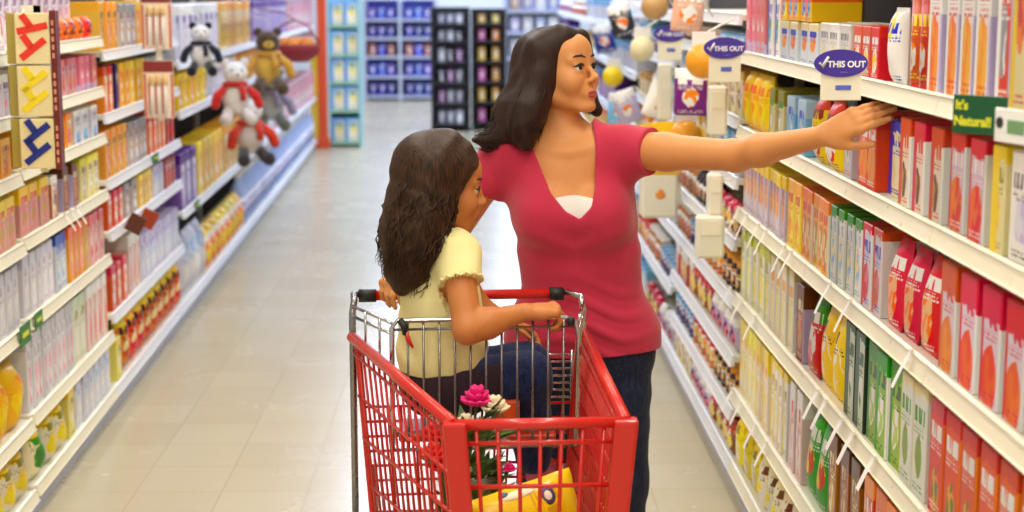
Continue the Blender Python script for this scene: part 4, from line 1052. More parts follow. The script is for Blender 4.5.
def hand(S,wrist,d,t,left,curl=(.25,.3,.35,.4),k=1.0,thumb=(.9,.35),spread=.10,splay=None):
    """palm, four fingers of unequal length and a thumb from the side of the palm; d wrist->knuckles, t towards the thumb"""
    W=A(wrist,float); d=unit(d); t=A(t,float); t=unit(t-d*(t@d))
    n=np.cross(d,t) if left else np.cross(t,d)            # out of the palm
    base=[.024,.008,-.008,-.023]; ln=[.072,.080,.074,.058]; off=[.086,.090,.086,.079]; rad=[.0082,.0086,.0082,.0072]
    for i in range(4):
        kn=W+d*off[i]*k+t*base[i]*k
        S.rc(W+t*base[i]*.55*k+d*.012*k,kn,.0135*k,.0105*k,.014*k)
    S.el(W+d*.045*k+n*.004*k,(.030*k,.030*k,.016*k),.012*k,rot=np.stack([d,t,n],1))
    S.el(W+d*.030*k+t*.022*k+n*.009*k,(.026*k,.014*k,.014*k),.012*k,rot=np.stack([unit(d+t*.45),unit(t-d*.45),n],1))   # ball of the thumb
    for i in range(4):
        p=W+d*off[i]*k+t*base[i]*k; a=curl[i]; ang=0.0
        dd=unit(d+t*(spread*(1.3-i*.95)))
        S.el(p-n*.003*k,(.0098*k,)*3,.006*k)
        for j,fr in enumerate((.45,.31,.24)):
            ang+=a*(1.0 if j==0 else 1.15 if j==1 else .75)
            v=dd*math.cos(ang)+n*math.sin(ang)
            q=p+v*ln[i]*fr*k; r=rad[i]*k
            S.rc(p,q,r*(1-.09*j),r*(1-.09*(j+1)),.0035*k); p=q
    p=W+d*.022*k+t*.026*k+n*.006*k
    v=unit(d*thumb[1]+t*thumb[0]+n*.25); q=p+v*.030*k; S.rc(p,q,.0125*k,.0105*k,.010*k)
    v2=unit(v+d*.55+n*.12); q2=q+v2*.030*k; S.rc(q,q2,.0102*k,.0088*k,.004*k)
    v3=unit(v2+d*.25+n*.15); q3=q2+v3*.022*k; S.rc(q2,q3,.0088*k,.0066*k,.004*k)

def head(S,c,h,k=1.0,child=False):
    """head with face; c between the eyes, h facing direction; returns local->world function"""
    h=unit(h); l=unit(np.cross([0,0,1],h)); u=np.cross(h,l); Rm=np.stack([h,l,u],1); c=A(c,float)
    T=lambda f,ll,uu: c+k*(f*h+ll*l+uu*u)
    E=lambda f,ll,uu,r,kk=.02,sub=False: S.el(T(f,ll,uu),A(r)*k,kk*k,rot=Rm,sub=sub)
    E(-.018,0,.034,(.094,.075,.084),.02)                 # cranium
    E(.022,0,-.024,(.060,.060,.084),.03)                 # face
    E(.050,0,.048,(.040,.052,.040),.03)                  # forehead
    if child:
        E(.034,0,-.066,(.046,.048,.036),.03); E(.066,0,-.090,(.018,.018,.016),.025)
    else:
        E(.036,0,-.078,(.043,.038,.030),.022)            # jaw
        E(.079,0,-.104,(.015,.019,.014),.022)            # chin
    for s in (-1,1):
        E(.056,s*.041,-.034,(.030,.025,.028),.03)       # cheek
        S.rc(T(-.010,s*.055,-.040),T(.008,s*.047,-.068),.016*k,.013*k,.03*k); S.rc(T(.008,s*.047,-.068),T(.064,s*.019,-.102),.013*k,.011*k,.02*k)   # jaw line
        E(.099,s*.031,.000,(.019,.022,.0150),.014,True)  # eye socket
        S.rc(T(.077,s*.014,.021),T(.070,s*.046,.020),.009*k,.007*k,.018*k)   # brow ridge
        S.rc(T(.0850,s*.018,.0085),T(.080,s*.046,.0065),.0042*k,.0038*k,.006*k)  # upper lid
        S.rc(T(.0838,s*.019,-.0105),T(.079,s*.045,-.0092),.0036*k,.0034*k,.006*k) # lower lid
        E(.096,s*.0100,-.0365,(.0110,.0068,.0062),.006)   # nostril wing
        E(-.012,s*.076,-.018,(.017,.008,.030),.010); E(-.008,s*.073,-.040,(.009,.008,.010),.008)   # ear and lobe
    if child:
        S.rc(T(.088,0,.004),T(.101,0,-.030),.0075*k,.0095*k,.014*k); E(.104,0,-.032,(.010,.010,.009),.008)
    else:
        S.rc(T(.084,0,.010),T(.105,0,-.026),.0060*k,.0064*k,.014*k); E(.1085,0,-.0295,(.0082,.0080,.0070),.009)
    E(.080,0,-.066,(.014,.027,.020),.018)                # muzzle under the nose
    S.rc(T(.086,-.022,-.0685),T(.0930,0,-.0645),.0040*k,.0050*k,.006*k); S.rc(T(.0930,0,-.0645),T(.086,.022,-.0685),.0050*k,.0040*k,.006*k)
    S.rc(T(.085,-.019,-.0760),T(.0910,0,-.0785),.0042*k,.0056*k,.006*k); S.rc(T(.0910,0,-.0785),T(.085,.019,-.0760),.0056*k,.0042*k,.006*k)
    return T,Rm
def face_parts(T,Rm,k,parent,org,lip,brow,iris,gaze=0.0):
    org=A(org)
    loc=lambda f,l,u: tuple(T(f,l,u)-org)
    R3=Matrix([list(r) for r in Rm])
    for s in (-1,1):
        m=MB(); m.ball(loc(.0745,s*.031,-.001),.0135*k,16); e=m.build('eye',mat('eye_white',S(232,226,218),.2),parent)
        m=MB(); m.ball(loc(.0850,s*.031+gaze,-.0002),(.0052*k,.0074*k,.0076*k),14,rot=R3); m.build('iris',mat('iris_'+iris[0],iris[1],.15),e)
        m=MB(); m.tube([loc(.0862,s*.0165,.0020),loc(.0892,s*.024,.0078),loc(.0885,s*.035,.0082),loc(.0835,s*.045,.0040),loc(.079,s*.051,.0025)],[.0012*k,.0026*k,.0032*k,.0027*k,.0009*k],6); m.build('eyelash',mat('lash_dark',(.012,.008,.006),.6),e)
        m=MB(); m.tube([loc(.0910,s*.013,.0250),loc(.0895,s*.027,.0305),loc(.0815,s*.042,.0300),loc(.071,s*.053,.0240)],[.0022*k,.0030*k,.0026*k,.001*k],8,flat=1.3); m.build('eyebrow',mat('brow_dark',brow,.7),parent)
    m=MB()
    m.tube([loc(.0855,-.0270,-.0690),loc(.0930,-.013,-.0685),loc(.0955,-.004,-.0668),loc(.0952,0,-.0675),loc(.0955,.004,-.0668),loc(.0930,.013,-.0685),loc(.0855,.0270,-.0690)],[.0014*k,.0040*k,.0048*k,.0046*k,.0048*k,.0040*k,.0014*k],10)
    m.tube([loc(.0857,-.0262,-.0700),loc(.0915,-.012,-.0765),loc(.0940,0,-.0780),loc(.0915,.012,-.0765),loc(.0857,.0262,-.0700)],[.0014*k,.0050*k,.0060*k,.0050*k,.0014*k],10)
    m.build('lips',mat('lip_'+iris[0],lip,.35),parent)

def strands(m,chain,rad,n,seed,wave=.012,r0=.0045,freq=9.0,inner=.75,tipvar=.25,mi=0,twist=.6,cl=0.0):
    """locks running along a guide chain, spread over its cross-section"""
    r=random.Random(seed); P=A(chain,float); R=A(rad,float); nseg=18
    # parametrise
    seg=np.linalg.norm(np.diff(P,axis=0),axis=1); cum=np.concatenate([[0],np.cumsum(seg)]); tot=cum[-1]
    def at(s):
        s=min(max(s,0),tot); i=min(len(seg)-1,int(np.searchsorted(cum,s,side='right')-1)); f=(s-cum[i])/seg[i]
        tan=unit(P[min(i+1,len(P)-1)]-P[i]); return P[i]*(1-f)+P[i+1]*f, R[i]*(1-f)+R[i+1]*f, tan
    for _ in range(n):
        a0=r.uniform(0,2*PI); ro=math.sqrt(r.uniform(inner**2,1.0)); end=tot*(1-r.uniform(0,tipvar)); ph=r.uniform(0,6.3); ph2=r.uniform(0,6.3); w=wave*r.uniform(.5,1.3); rr=r0*r.uniform(.6,1.25); fq=freq*r.uniform(.8,1.2)
        pts=[];rs=[]
        for j in range(nseg+1):
            t=j/nseg; s=end*t; c,rad_,tan=at(s)
            up=A([0,1.,0]) if abs(tan[1])<.9 else A([1.,0,0]); x=unit(np.cross(tan,up)); y=np.cross(tan,x)
            a=a0+twist*t; g=min(1.0,t*2.2)
            o=(x*math.cos(a)+y*math.sin(a))*rad_*ro
            wv=(x*math.sin(fq*t*2*PI*.35+ph)+y*math.cos(fq*t*2*PI*.35+ph2))*w*g
            pts.append(c+o+wv); rs.append(rr*(1-.75*max(0,(t-.55)/.45))*(.6+.4*g))
        m.tube([tuple(p) for p in pts],rs,5,mi)

# ------------------------------------------------------------------ the woman
WO=(.26,4.12,0.0)
SKW=skin_mat('skin_warm',S(218,148,88))
Wb=Solid()
hipL,hipR=(.185,4.135,.85),(.365,4.135,.85)
Wb.el((.272,4.125,.86),(.183,.118,.13),.03).el((.270,4.118,1.00),(.146,.093,.16),.05).el((.254,4.118,1.14),(.148,.098,.15),.05).el((.232,4.115,1.25),(.152,.092,.115),.05)
SLs,SRs=A((.068,4.13,1.345)),A((.388,4.06,1.352))
Wb.rc((.10,4.125,1.335),(.36,4.085,1.34),.052,.052,.05)
Wb.rc((.13,4.135,1.345),(.212,4.14,1.40),.032,.042,.05).rc((.32,4.10,1.35),(.222,4.135,1.40),.032,.042,.05)
Wb.el((.178,4.035,1.185),(.066,.058,.066),.035).el((.308,4.022,1.19),(.066,.058,.066),.035)
Wb.rc((.222,4.130,1.36),(.190,4.140,1.50),.052,.047,.022)
Wb.rc((.215,4.055,1.348),(.11,4.10,1.362),.010,.009,.02).rc((.235,4.05,1.348),(.34,4.065,1.366),.010,.009,.02)     # collar bones
EL,WL=A((-.068,4.175,1.118)),A((-.205,3.985,1.047))
Wb.rc(SLs,SLs+(EL-SLs)*.35,.050,.044,.04).rc(SLs+(EL-SLs)*.35,EL,.044,.036,.02).rc(EL,EL+(WL-EL)*.3,.036,.036,.02).rc(EL+(WL-EL)*.3,WL,.036,.0235,.02)
ER,WR=A((.626,3.862,1.358)),A((.786,3.628,1.426))
Wb.rc(SRs,SRs+(ER-SRs)*.35,.052,.046,.04).rc(SRs+(ER-SRs)*.35,ER,.046,.037,.02).rc(ER,ER+(WR-ER)*.3,.038,.038,.02).rc(ER+(WR-ER)*.3,WR,.038,.0235,.02)
Hd=Solid()
hand(Wb,WR,A((.928,3.525,1.512))-WR,(.25,-.62,-.80),True,curl=(.03,.06,.13,.20),k=1.06,thumb=(.50,.90),spread=.03)
hand(Wb,WL,(-.15,-.85,-.10),(1,-.1,.1),False,curl=(.78,.8,.82,.84),k=.95,thumb=(.5,.8),spread=.05)
for (a,b_,c_) in ((hipL,(.172,4.115,.47),(.165,4.15,.09)),(hipR,(.378,4.10,.47),(.388,4.13,.09))):
    Wb.rc(a,b_,.088,.058,.04).rc(b_,c_,.056,.036,.03).rc((c_[0],c_[1]+.02,.045),(c_[0]-.01,c_[1]-.15,.03),.034,.026,.03)
TW,RW=head(Wb,(.211,4.118,1.551),(.79,-.61,.15),.965)
woman=solid_mesh('person',Wb,(-.34,3.48,-.01),(1.0,4.32,1.70),.0034,[SKW],None,WO,smooth=1)
woman.location=WO
tag(woman,'standing woman in crimson V-neck top and jeans reaching toward a shelf','person')
face_parts(TW,RW,.965,woman,WO,S(182,74,70),(.03,.016,.01),('brown',(.03,.014,.006)),gaze=-.001)

def shirt_field(body,off,cutters,wrk):
    def F(P,c,R):
        d=body(P,c,R)-off-wrk(P)
        for cu in cutters: d=np.maximum(d,-cu(P))
        return d
    return F
Wt=Solid(); Wt.p=[p for p in Wb.p[:20]]
# torso and upper arms only, joined more softly than the skin so the jersey spans the hollows
Wc=Solid()
Wc.el((.272,4.125,.86),(.187,.121,.13),.05).el((.270,4.118,1.00),(.147,.098,.17),.06).el((.254,4.112,1.14),(.149,.102,.16),.06).el((.232,4.115,1.25),(.153,.094,.115),.06)
Wc.rc((.10,4.125,1.335),(.36,4.085,1.34),.052,.052,.06).rc((.14,4.13,1.35),(.215,4.13,1.42),.035,.045,.05).rc((.31,4.10,1.355),(.225,4.125,1.42),.035,.045,.05)
Wc.rc(hipL,(.180,4.125,.70),.097,.097,.05).rc(hipR,(.372,4.12,.70),.097,.097,.05)
Wc.el((.178,4.035,1.185),(.067,.059,.067),.06).el((.308,4.022,1.19),(.067,.059,.067),.06)
Wc.rc(SLs,SLs+(EL-SLs)*.35,.051,.047,.05).rc(SLs+(EL-SLs)*.35,EL,.047,.040,.02)
Wc.rc(SRs,SRs+(ER-SRs)*.35,.053,.050,.05).rc(SRs+(ER-SRs)*.35,ER,.050,.042,.02)
VN=[(.128,1.42),(.146,1.355),(.186,1.255),(.222,1.212),(.252,1.196),(.276,1.222),(.288,1.27),(.290,1.36),(.286,1.42),(.25,1.7),(.18,1.7)]
def vneck(P):
    d=polydist(P[:,[0,2]],VN)-.006
    return np.maximum(d,P[:,1]-4.135)
def neckhole(P): return np.linalg.norm((P-A((.205,4.13,1.45)))/A((1,1,1.0)),axis=1)-.098
def sleeve(S0,E0,dist,rad):
    ax=unit(E0-S0); o=S0+ax*dist
    def f(P):
        q=P-S0; t=q@ax; rr=np.linalg.norm(q-t[:,None]*ax,axis=1)
        return np.maximum(-((P-o)@ax),rr-rad)
    return f
def hem(z0,amp=.004): return lambda P: (P[:,2]-z0)-amp*np.sin(9*P[:,0]+4*P[:,1])
def wr_w(P):
    x,y,z=P[:,0],P[:,1],P[:,2]
    low=np.clip((1.05-z)/.16,0,1); bust=np.exp(-((z-1.12)/.05)**2)
    return .0080*low*np.maximum(-.35,np.sin(110*z+14*x+2.2*np.sin(21*x)+6*y))*(.55+.45*np.sin(17*x+3))+.0030*bust*np.sin(70*z-30*np.abs(x-.245))+.0012*np.sin(60*x+40*z)*np.clip((z-1.2)/.1,0,1)
RASP=mat('crimson_jersey',S(196,48,76),.8,spec=.2,bump=(400,.15)); RASP.node_tree.nodes['Principled BSDF'].inputs['Sheen Weight'].default_value=.25
def subm(name,F,lo,hi,vox,m,par,org,smooth=1):
    return solid_mesh(name,F,lo,hi,vox,[m],par,org,smooth)
top=subm('v_neck_top',shirt_field(Wc,.009,[vneck,neckhole,sleeve(SRs,ER,.062,.10),sleeve(SLs,EL,.118,.085),hem(.825)],wr_w),(-.05,3.90,.80),(.52,4.28,1.45),.0034,RASP,woman,WO)
def cami(P,c,R):
    d=Wc(P,c,R)-.0035
    return np.maximum(np.maximum(d,P[:,2]-(1.243+.02*np.cos((P[:,0]-.24)*16))+.02),1.13-P[:,2])
subm('white_camisole',cami,(.06,3.93,.9),(.44,4.26,1.27),.0036,mat('white_cotton',S(238,232,226),.85),woman,WO)
Wj=Solid(); Wj.el((.272,4.125,.86),(.188,.122,.132),.04)
for (a,b_,c_) in ((hipL,(.172,4.115,.47),(.165,4.15,.09)),(hipR,(.378,4.10,.47),(.388,4.13,.09))):
    Wj.rc(a,b_,.092,.063,.04).rc(b_,c_,.062,.052,.03)
def jeansF(P,c,R):
    d=Wj(P,c,R)-.005-.0022*np.sin(70*P[:,2]+20*P[:,0])*np.clip(np.abs(np.sin(6*P[:,2])),0,1)
    return np.maximum(np.maximum(d,P[:,2]-.845),.065-P[:,2])
DENIM=streak_mat('dark_denim',S(22,28,48),S(44,54,84),(160,160,40),.85,0,.15,.2,.1)
jn=subm('jeans',jeansF,(.05,3.97,.05),(.50,4.29,.92),.0042,DENIM,woman,WO)
for i,(x,y) in enumerate(((.165,4.15),(.388,4.13))):
    Sh=Solid(); Sh.rc((x,y+.02,.05),(x-.01,y-.15,.035),.043,.036,.03).rc((x,y+.01,.05),(x,y+.01,.09),.046,.044,.02)
    o=subm('shoe',(lambda Z:lambda P,c,R: np.maximum(Z(P,c,R),-P[:,2]+.004))(Sh),(x-.08,y-.22,-.01),(x+.08,y+.1,.15),.004,mat('dark_leather',S(45,32,28),.4),woman,WO)
# hair: a soft mass with locks over it
HAIRW=streak_mat('dark_brown_hair',S(32,18,13),S(60,36,25),(260,260,16),.5,.0,.25,.3)
Hs=Solid(); cap=TW(-.026,0,.030)
Hs.el(cap,(.100,.082,.088),.02,rot=RW); Hs.rc(TW(.048,-.02,.084),TW(.052,.035,.080),.016,.016,.03).rc(TW(.052,.035,.080),TW(.050,.066,.030),.016,.012,.02)
near=[TW(.030,-.030,.098),TW(-.01,-.062,.055),TW(-.022,-.072,-.02),(.128,4.055,1.46),(.112,4.045,1.405),(.122,4.03,1.370)]
Hs.chain(near,[.016,.032,.036,.042,.034,.014],.04)
back=[TW(-.07,-.01,.05),TW(-.085,-.03,-.04),(.092,4.12,1.44),(.066,4.10,1.395),(.028,4.085,1.374),(-.012,4.075,1.378)]
Hs.chain(back,[.050,.052,.048,.030,.012,.005],.04)
farh=[TW(.02,.07,.07),TW(-.015,.092,0),TW(-.01,.098,-.07),TW(.03,.105,-.115)]
Hs.chain(farh,[.028,.034,.034,.018],.03)
mid=[TW(-.06,.06,0),(.16,4.20,1.44),(.15,4.215,1.36)]
Hs.chain(mid,[.06,.055,.035],.03)
def hairF(P,c,R):
    d=Hs(P,c,R)
    q=(P-TW(0,0,0))@RW
    fu=np.stack([q[:,0]/.96-.035*np.clip((q[:,1]-.03)/.03,0,1),q[:,2]/.96],1)
    face=polydist(fu,[(.3,.30),(.110,.072),(.082,.070),(.060,.060),(.047,.038),(.036,.0),(.028,-.04),(.020,-.09),(.010,-.13),(.03,-.16),(.3,-.16)])     # opening for the face
    h=np.maximum(.012-np.abs(d+face),0)/.012
    d=np.maximum(d,-face)+h*h*.012*.25
    return d+np.sin(70*q[:,1]-50*q[:,0]+5*np.sin(14*q[:,2]))*.0012
m=solid_mesh('hair',hairF,(-.04,3.93,1.30),(.42,4.31,1.72),.0034,[HAIRW],woman,WO,1)
LK=MB()
sh=lambda pts: [tuple(A(p)-A(WO)) for p in pts]
strands(LK,sh(near),[.014,.033,.037,.044,.046,.036],300,3,.006,.0018,5,.88,.25,twist=.2)
strands(LK,sh(back),[.050,.053,.050,.042,.028,.014],320,4,.006,.0018,5,.90,.22,twist=.2)
strands(LK,sh(farh),[.026,.034,.034,.022],60,5,.004,.0016,5,.85,.25)
LK.build('hair_locks',HAIRW,woman)

# ------------------------------------------------------------------ shopping cart
CO=(-.02,3.45,0.0)
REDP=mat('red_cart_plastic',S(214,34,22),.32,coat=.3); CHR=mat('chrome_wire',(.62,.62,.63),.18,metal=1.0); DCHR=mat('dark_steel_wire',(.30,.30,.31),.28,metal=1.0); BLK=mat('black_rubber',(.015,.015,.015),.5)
cart=empty('shopping_cart',CO); tag(cart,'red and chrome shopping cart with the girl in its child seat','shopping cart')
def cl(p): return (p[0]-CO[0],p[1]-CO[1],p[2]-CO[2])
def lerp(a,b,t): return tuple(a[i]+(b[i]-a[i])*t for i in range(3))
FLt,FRt,RLt,RRt=(-.050,3.07,.905),(.292,3.085,.905),(-.308,3.80,.925),(.256,3.84,.925)
FLb,FRb,RLb,RRb=(-.020,3.12,.50),(.262,3.13,.50),(-.262,3.80,.44),(.208,3.83,.44)
def pan(a0,a1,b0,b1,nv,hs,name,r=.0032,skip=()):
    m=MB()
    for i in range(1,nv):
        t=i/nv; m.tube([cl(lerp(a0,a1,t)),cl(lerp(b0,b1,t))],r,6)
    for s in hs: m.tube([cl(lerp(a0,b0,s)),cl(lerp(a1,b1,s))],r*1.25,6)
    return m.build(name,REDP,cart)
m=MB(); m.tube([cl(RLt),cl(FLt)],.0135,10); m.tube([cl(FLt),cl(FRt)],.0115,10); m.tube([cl(FRt),cl(RRt)],.0135,10); m.build('top_rim',REDP,cart)
pan(RLt,FLt,RLb,FLb,17,(.085,.30,.52,.76,1.0),'side_panel')
pan(RRt,FRt,RRb,FRb,26,(.085,.2,.32,.44,.58,.72,.86,1.0),'side_panel',.0036)
pan(FLt,FRt,FLb,FRb,8,(.10,.33,.58,.80,1.0),'front_panel',.0040)
pan(RLb,FLb,RRb,FRb,12,[i/9 for i in range(10)],'basket_floor',.0036)
pan(lerp(RLt,RLb,.36),lerp(RRt,RRb,.36),RLb,RRb,16,(0,.12,.24,.36,.48,.6,.72,.86,1.0),'rear_panel',.0030)
def post(a,b,w,d,name='corner_post'):
    m=MB(); vs=[]
    for p,k in ((a,1.0),(b,.9)):
        c=cl(p)
        for sx,sy in ((-1,-1),(1,-1),(1,1),(-1,1)): vs.append((c[0]+sx*w*k,c[1]+sy*d*k,c[2]))
    m.add(vs,[(0,1,2,3),(7,6,5,4),(0,4,5,1),(1,5,6,2),(2,6,7,3),(3,7,4,0)])
    o=m.build(name,REDP,cart); bm=bmesh.new(); bm.from_mesh(o.data); bmesh.ops.bevel(bm,geom=list(bm.edges),offset=.006,segments=2,affect='EDGES',profile=.5); bm.to_mesh(o.data); bm.free(); return o
post((FLt[0],FLt[1],.912),(FLb[0],FLb[1],.49),.0235,.020); post((FRt[0],FRt[1],.912),(FRb[0],FRb[1],.49),.0245,.020)
post((RLt[0]+.012,RLt[1]-.004,.925),(RLb[0],RLb[1],.44),.008,.010); post((RRt[0]-.01,RRt[1],.925),(RRb[0],RRb[1],.44),.008,.012)
# chrome frame at the back, carrying the handle
HL,HR=(-.300,3.925,1.003),(.212,3.945,1.003)
for s,R0,H,R_b in ((-1,RLt,HL,RLb),(1,RRt,HR,RRb)):
    x=R0[0]-.006*(-s)*-1
    m=MB(); m.tube([cl(p) for p in ((R0[0],R0[1]+.02,.40),(R0[0]+.0*s,R0[1]+.02,.90),(R0[0],R0[1]+.02,.98),(R0[0]-.004*s,R0[1]+.035,1.008),(H[0]+.01*s,H[1]-.03,1.012),(H[0]+.004*s,H[1],1.006))],.0085,10)
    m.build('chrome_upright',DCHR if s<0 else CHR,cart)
m=MB(); m.tube([cl(HL),cl(HR)],.0125,12); m.build('handle',REDP,cart)
for s,H in ((-1,HL),(1,HR)):
    m=MB(); a=H; b=lerp(HL,HR,.085 if s<0 else .93); m.tube([cl(a),cl(b)],.0165,12); m.build('handle_grip',BLK,cart)
# near chrome gate of the child seat
GL,GR=(-.200,3.600,1.008),(.232,3.635,1.006)
m=MB(); gb=.70
m.tube([cl(p) for p in ((GL[0]-.002,GL[1],gb),(GL[0],GL[1],.99),(GL[0]+.012,GL[1],1.006),(GR[0]-.03,GR[1],1.006),(GR[0]-.008,GR[1],.995),(GR[0],GR[1],.96),(GR[0]-.006,GR[1],gb))],.0062,8)
gate=m.build('seat_gate',CHR,cart)
m=MB()
m.tube([cl((GL[0],GL[1],.985)),cl((GR[0],GR[1],.985))],.0032,6)
for i in range(1,12):
    t=i/12; p=lerp(GL,GR,t); m.tube([cl((p[0],p[1],1.004)),cl((p[0],p[1]+.002,gb))],.0030,6)
for z in (.74,.70): m.tube([cl((GL[0],GL[1],z)),cl((GR[0],GR[1],z))],.0036,6)
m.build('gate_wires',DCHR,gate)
# side wires from gate to the back frame
for G,R0,nm in ((GL,RLt,'left'),(GR,RRt,'right')):
    m=MB()
    for z in (1.0,.975): m.tube([cl((G[0],G[1],z)),cl(lerp((G[0],G[1],z),(R0[0],R0[1]+.02,z-.002),.5)),cl((R0[0],R0[1]+.02,z-.002))],.0042,6)
    for t in (.3,.65):
        p=lerp(G,R0,t); m.tube([cl((p[0],p[1],1.0)),cl((p[0],p[1],.905))],.003,6)
    m.build('side_wire_loop',CHR,cart)
m=MB(); p=lerp(GL,GR,.06); m.tube([cl((p[0]-.008,p[1]-.008,1.010)),cl((p[0]+.004,p[1]-.012,.995)),cl((p[0]+.004,p[1]-.012,.975))],[.008,.010,.006],8); st=m.build('belt_clip',BLK,cart)
m=MB(); m.tube([cl((p[0]+.006,p[1]-.012,.985)),cl((p[0]+.012,p[1]-.012,.962)),cl((p[0]+.022,p[1]-.012,.945))],[.005,.006,.003],8); m.build('red_belt_end',REDP,st)
m=MB(); p=lerp(GL,GR,.955); m.ball(cl((p[0],p[1]-.006,.998)),(.010,.010,.012),10); m.build('gate_joint',BLK,gate)
# child seat
m=MB(); m.box(-.17,.20,3.645-CO[1],3.80-CO[1],.705,.722,bev=.004); m.build('seat_base',mat('seat_plastic_red',S(200,60,25),.4),cart)
m=MB(); m.box(.055,.115,3.66-CO[1],3.69-CO[1],.722,.80,bev=.006); m.build('seat_flap',mat('seat_plastic_orange',S(225,80,25),.4),cart)
m=MB()
for i in range(7): z=.755+i*.018; m.tube([cl((.085,3.87,z)),cl((.245,3.875,z))],.0034,6)
for x in (.10,.165,.23): m.tube([cl((x,3.872,.74)),cl((x,3.872,.875))],.0036,6)
m.build('back_flap_wires',CHR,cart)
# chassis and castors
m=MB()
for s in (-1,1):
    x0=.235*s-.03; x1=.15*s+.10
    m.tube([cl((x0,3.835,.60)),cl((x0,3.86,.50)),cl((x0*.98,3.80,.22)),cl((x1,3.12,.20))],.012,10)
    m.tube([cl((x1,3.14,.2)),cl((x1*1.0,3.2,.47))],.010,8)
m.tube([cl((-.265,3.80,.22)),cl((.205,3.80,.22))],.010,8); m.tube([cl((-.05,3.14,.2)),cl((.25,3.14,.2))],.010,8)
m.tube([cl((-.235,3.79,.45)),cl((.19,3.79,.45))],.010,8)
m.build('chassis',CHR,cart)
for x,y in ((-.262,3.79),(.20,3.79),(-.05,3.15),(.25,3.15)):
    c=empty('castor',cl((x,y,0))); c.parent=cart
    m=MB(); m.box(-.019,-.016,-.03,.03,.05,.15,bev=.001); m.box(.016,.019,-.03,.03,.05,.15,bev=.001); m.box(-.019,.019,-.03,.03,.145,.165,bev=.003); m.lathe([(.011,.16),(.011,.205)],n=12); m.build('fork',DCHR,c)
    m=MB(); m.lathe([(.030,-.013),(.055,-.012),(.058,0),(.055,.012),(.030,.013)],n=24); w=m.build('wheel',BLK,c); w.rotation_euler=(0,PI/2,0); w.location=(0,0,.058)

# ------------------------------------------------------------------ the girl
GO=(-.085,3.74,0.72)
SKG=skin_mat('skin_tan',S(200,126,66))
Gb=Solid()
Gb.el((-.088,3.745,.83),(.098,.098,.085),.03).el((-.088,3.742,.94),(.088,.092,.13),.04).el((-.092,3.74,1.07),(.078,.094,.115),.04)
gS,gE,gW=A((-.052,3.665,1.152)),A((-.026,3.570,.992)),A((.102,3.622,1.020))
hS,hE,hW=A((-.075,3.825,1.15)),A((-.005,3.880,.985)),A((.062,3.860,.955))
Gb.rc(gS+A((0,.02,0)),hS,.038,.038,.05)
Gb.rc((-.098,3.74,1.15),(-.092,3.735,1.24),.040,.037,.03)
Gb.rc(gS,gE,.039,.033,.03).rc(gE,gE+(gW-gE)*.35,.034,.033,.015).rc(gE+(gW-gE)*.35,gW,.033,.0215,.02)
Gb.rc(hS,hE,.036,.028,.03).rc(hE,hW,.028,.020,.02)
hand(Gb,gW,(.9,.25,.02),(-.1,1,.25),False,curl=(.85,.9,.95,1.0),k=.92,thumb=(.45,.85),spread=.03)
hand(Gb,hW,(.8,.1,-.35),(.1,-1,.2),True,curl=(.35,.4,.45,.5),k=.72,thumb=(.45,.85),spread=.03)
for y0,y1 in ((3.70,3.735),(3.80,3.835)):
    Gb.rc((-.06,y0,.825),(.115,y1,.842),.062,.050,.03).rc((.115,y1,.842),(.132,y1+.075,.62),.046,.034,.02).rc((.132,y1+.075,.62),(.15,y1+.085,.575),.030,.024,.02)
TG,RG=head(Gb,(-.080,3.735,1.303),(.985,.10,-.13),.90,True)
girl=solid_mesh('person',Gb,(-.26,3.45,.54),(.24,4.02,1.46),.0030,[SKG],None,GO,1)
girl.location=GO
tag(girl,'small girl with long wavy brown hair and yellow shirt, seated in the cart','person')
face_parts(TG,RG,.90,girl,GO,S(176,86,70),(.035,.018,.01),('dark',(.02,.01,.006)))
Gc=Solid()
Gc.el((-.088,3.742,.88),(.098,.098,.12),.05).el((-.090,3.742,.96),(.092,.096,.13),.05).el((-.093,3.74,1.07),(.082,.097,.115),.05)
Gc.rc(gS+A((0,.02,0)),hS,.041,.041,.05).rc(gS,gE,.047,.043,.03).rc(hS,hE,.046,.042,.03)
def gneck(P): return np.linalg.norm(P-A((-.085,3.735,1.215)),axis=1)-.062
def gsleeve(S0,E0,dist,rad):
    f=sleeve(S0,E0,dist,rad)
    return lambda P: f(P)+.005*np.sin(120*np.arctan2(P[:,1]-S0[1],P[:,0]-S0[0])*.16*PI)
def wr_g(P):
    x,y,z=P[:,0],P[:,1],P[:,2]
    return .003*np.clip((1.06-z)/.1,0,1)*np.sin(75*z+22*x+2*np.sin(30*x))*(.5+.5*np.sin(40*x+9*z))+.002*np.sin(55*x-48*z)*np.clip((z-1.02)/.08,0,1)
YEL=mat('pale_yellow_cotton',S(246,236,168),.85,spec=.2,bump=(350,.12))
subm('yellow_shirt',shirt_field(Gc,.006,[gneck,gsleeve(gS,gE,.072,.056),gsleeve(hS,hE,.08,.056),lambda P:(P[:,2]-.862)-.003*np.sin(70*P[:,0]+40*P[:,1])],wr_g),(-.24,3.54,.84),(.07,3.93,1.25),.0030,YEL,girl,GO)
m=MB(); ax=unit(gE-gS); o0=gS+ax*.070-A(GO); xx=unit(np.cross(ax,[0,0,1])); yy=np.cross(ax,xx)
pts=[tuple(o0+(xx*math.cos(t)+yy*math.sin(t))*(.051+.0016*math.sin(14*t))+ax*.0028*math.cos(14*t)) for t in [2*PI*i/84 for i in range(84)]]
m.tube(pts,.0028,6,closed=True); m.build('ruffled_sleeve_edge',YEL,girl)
Gs=Solid(); Gs.el((-.088,3.745,.83),(.106,.106,.09),.03).rc((-.06,3.70,.825),(.02,3.715,.835),.068,.062,.03).rc((-.06,3.80,.825),(.02,3.815,.835),.068,.062,.03)
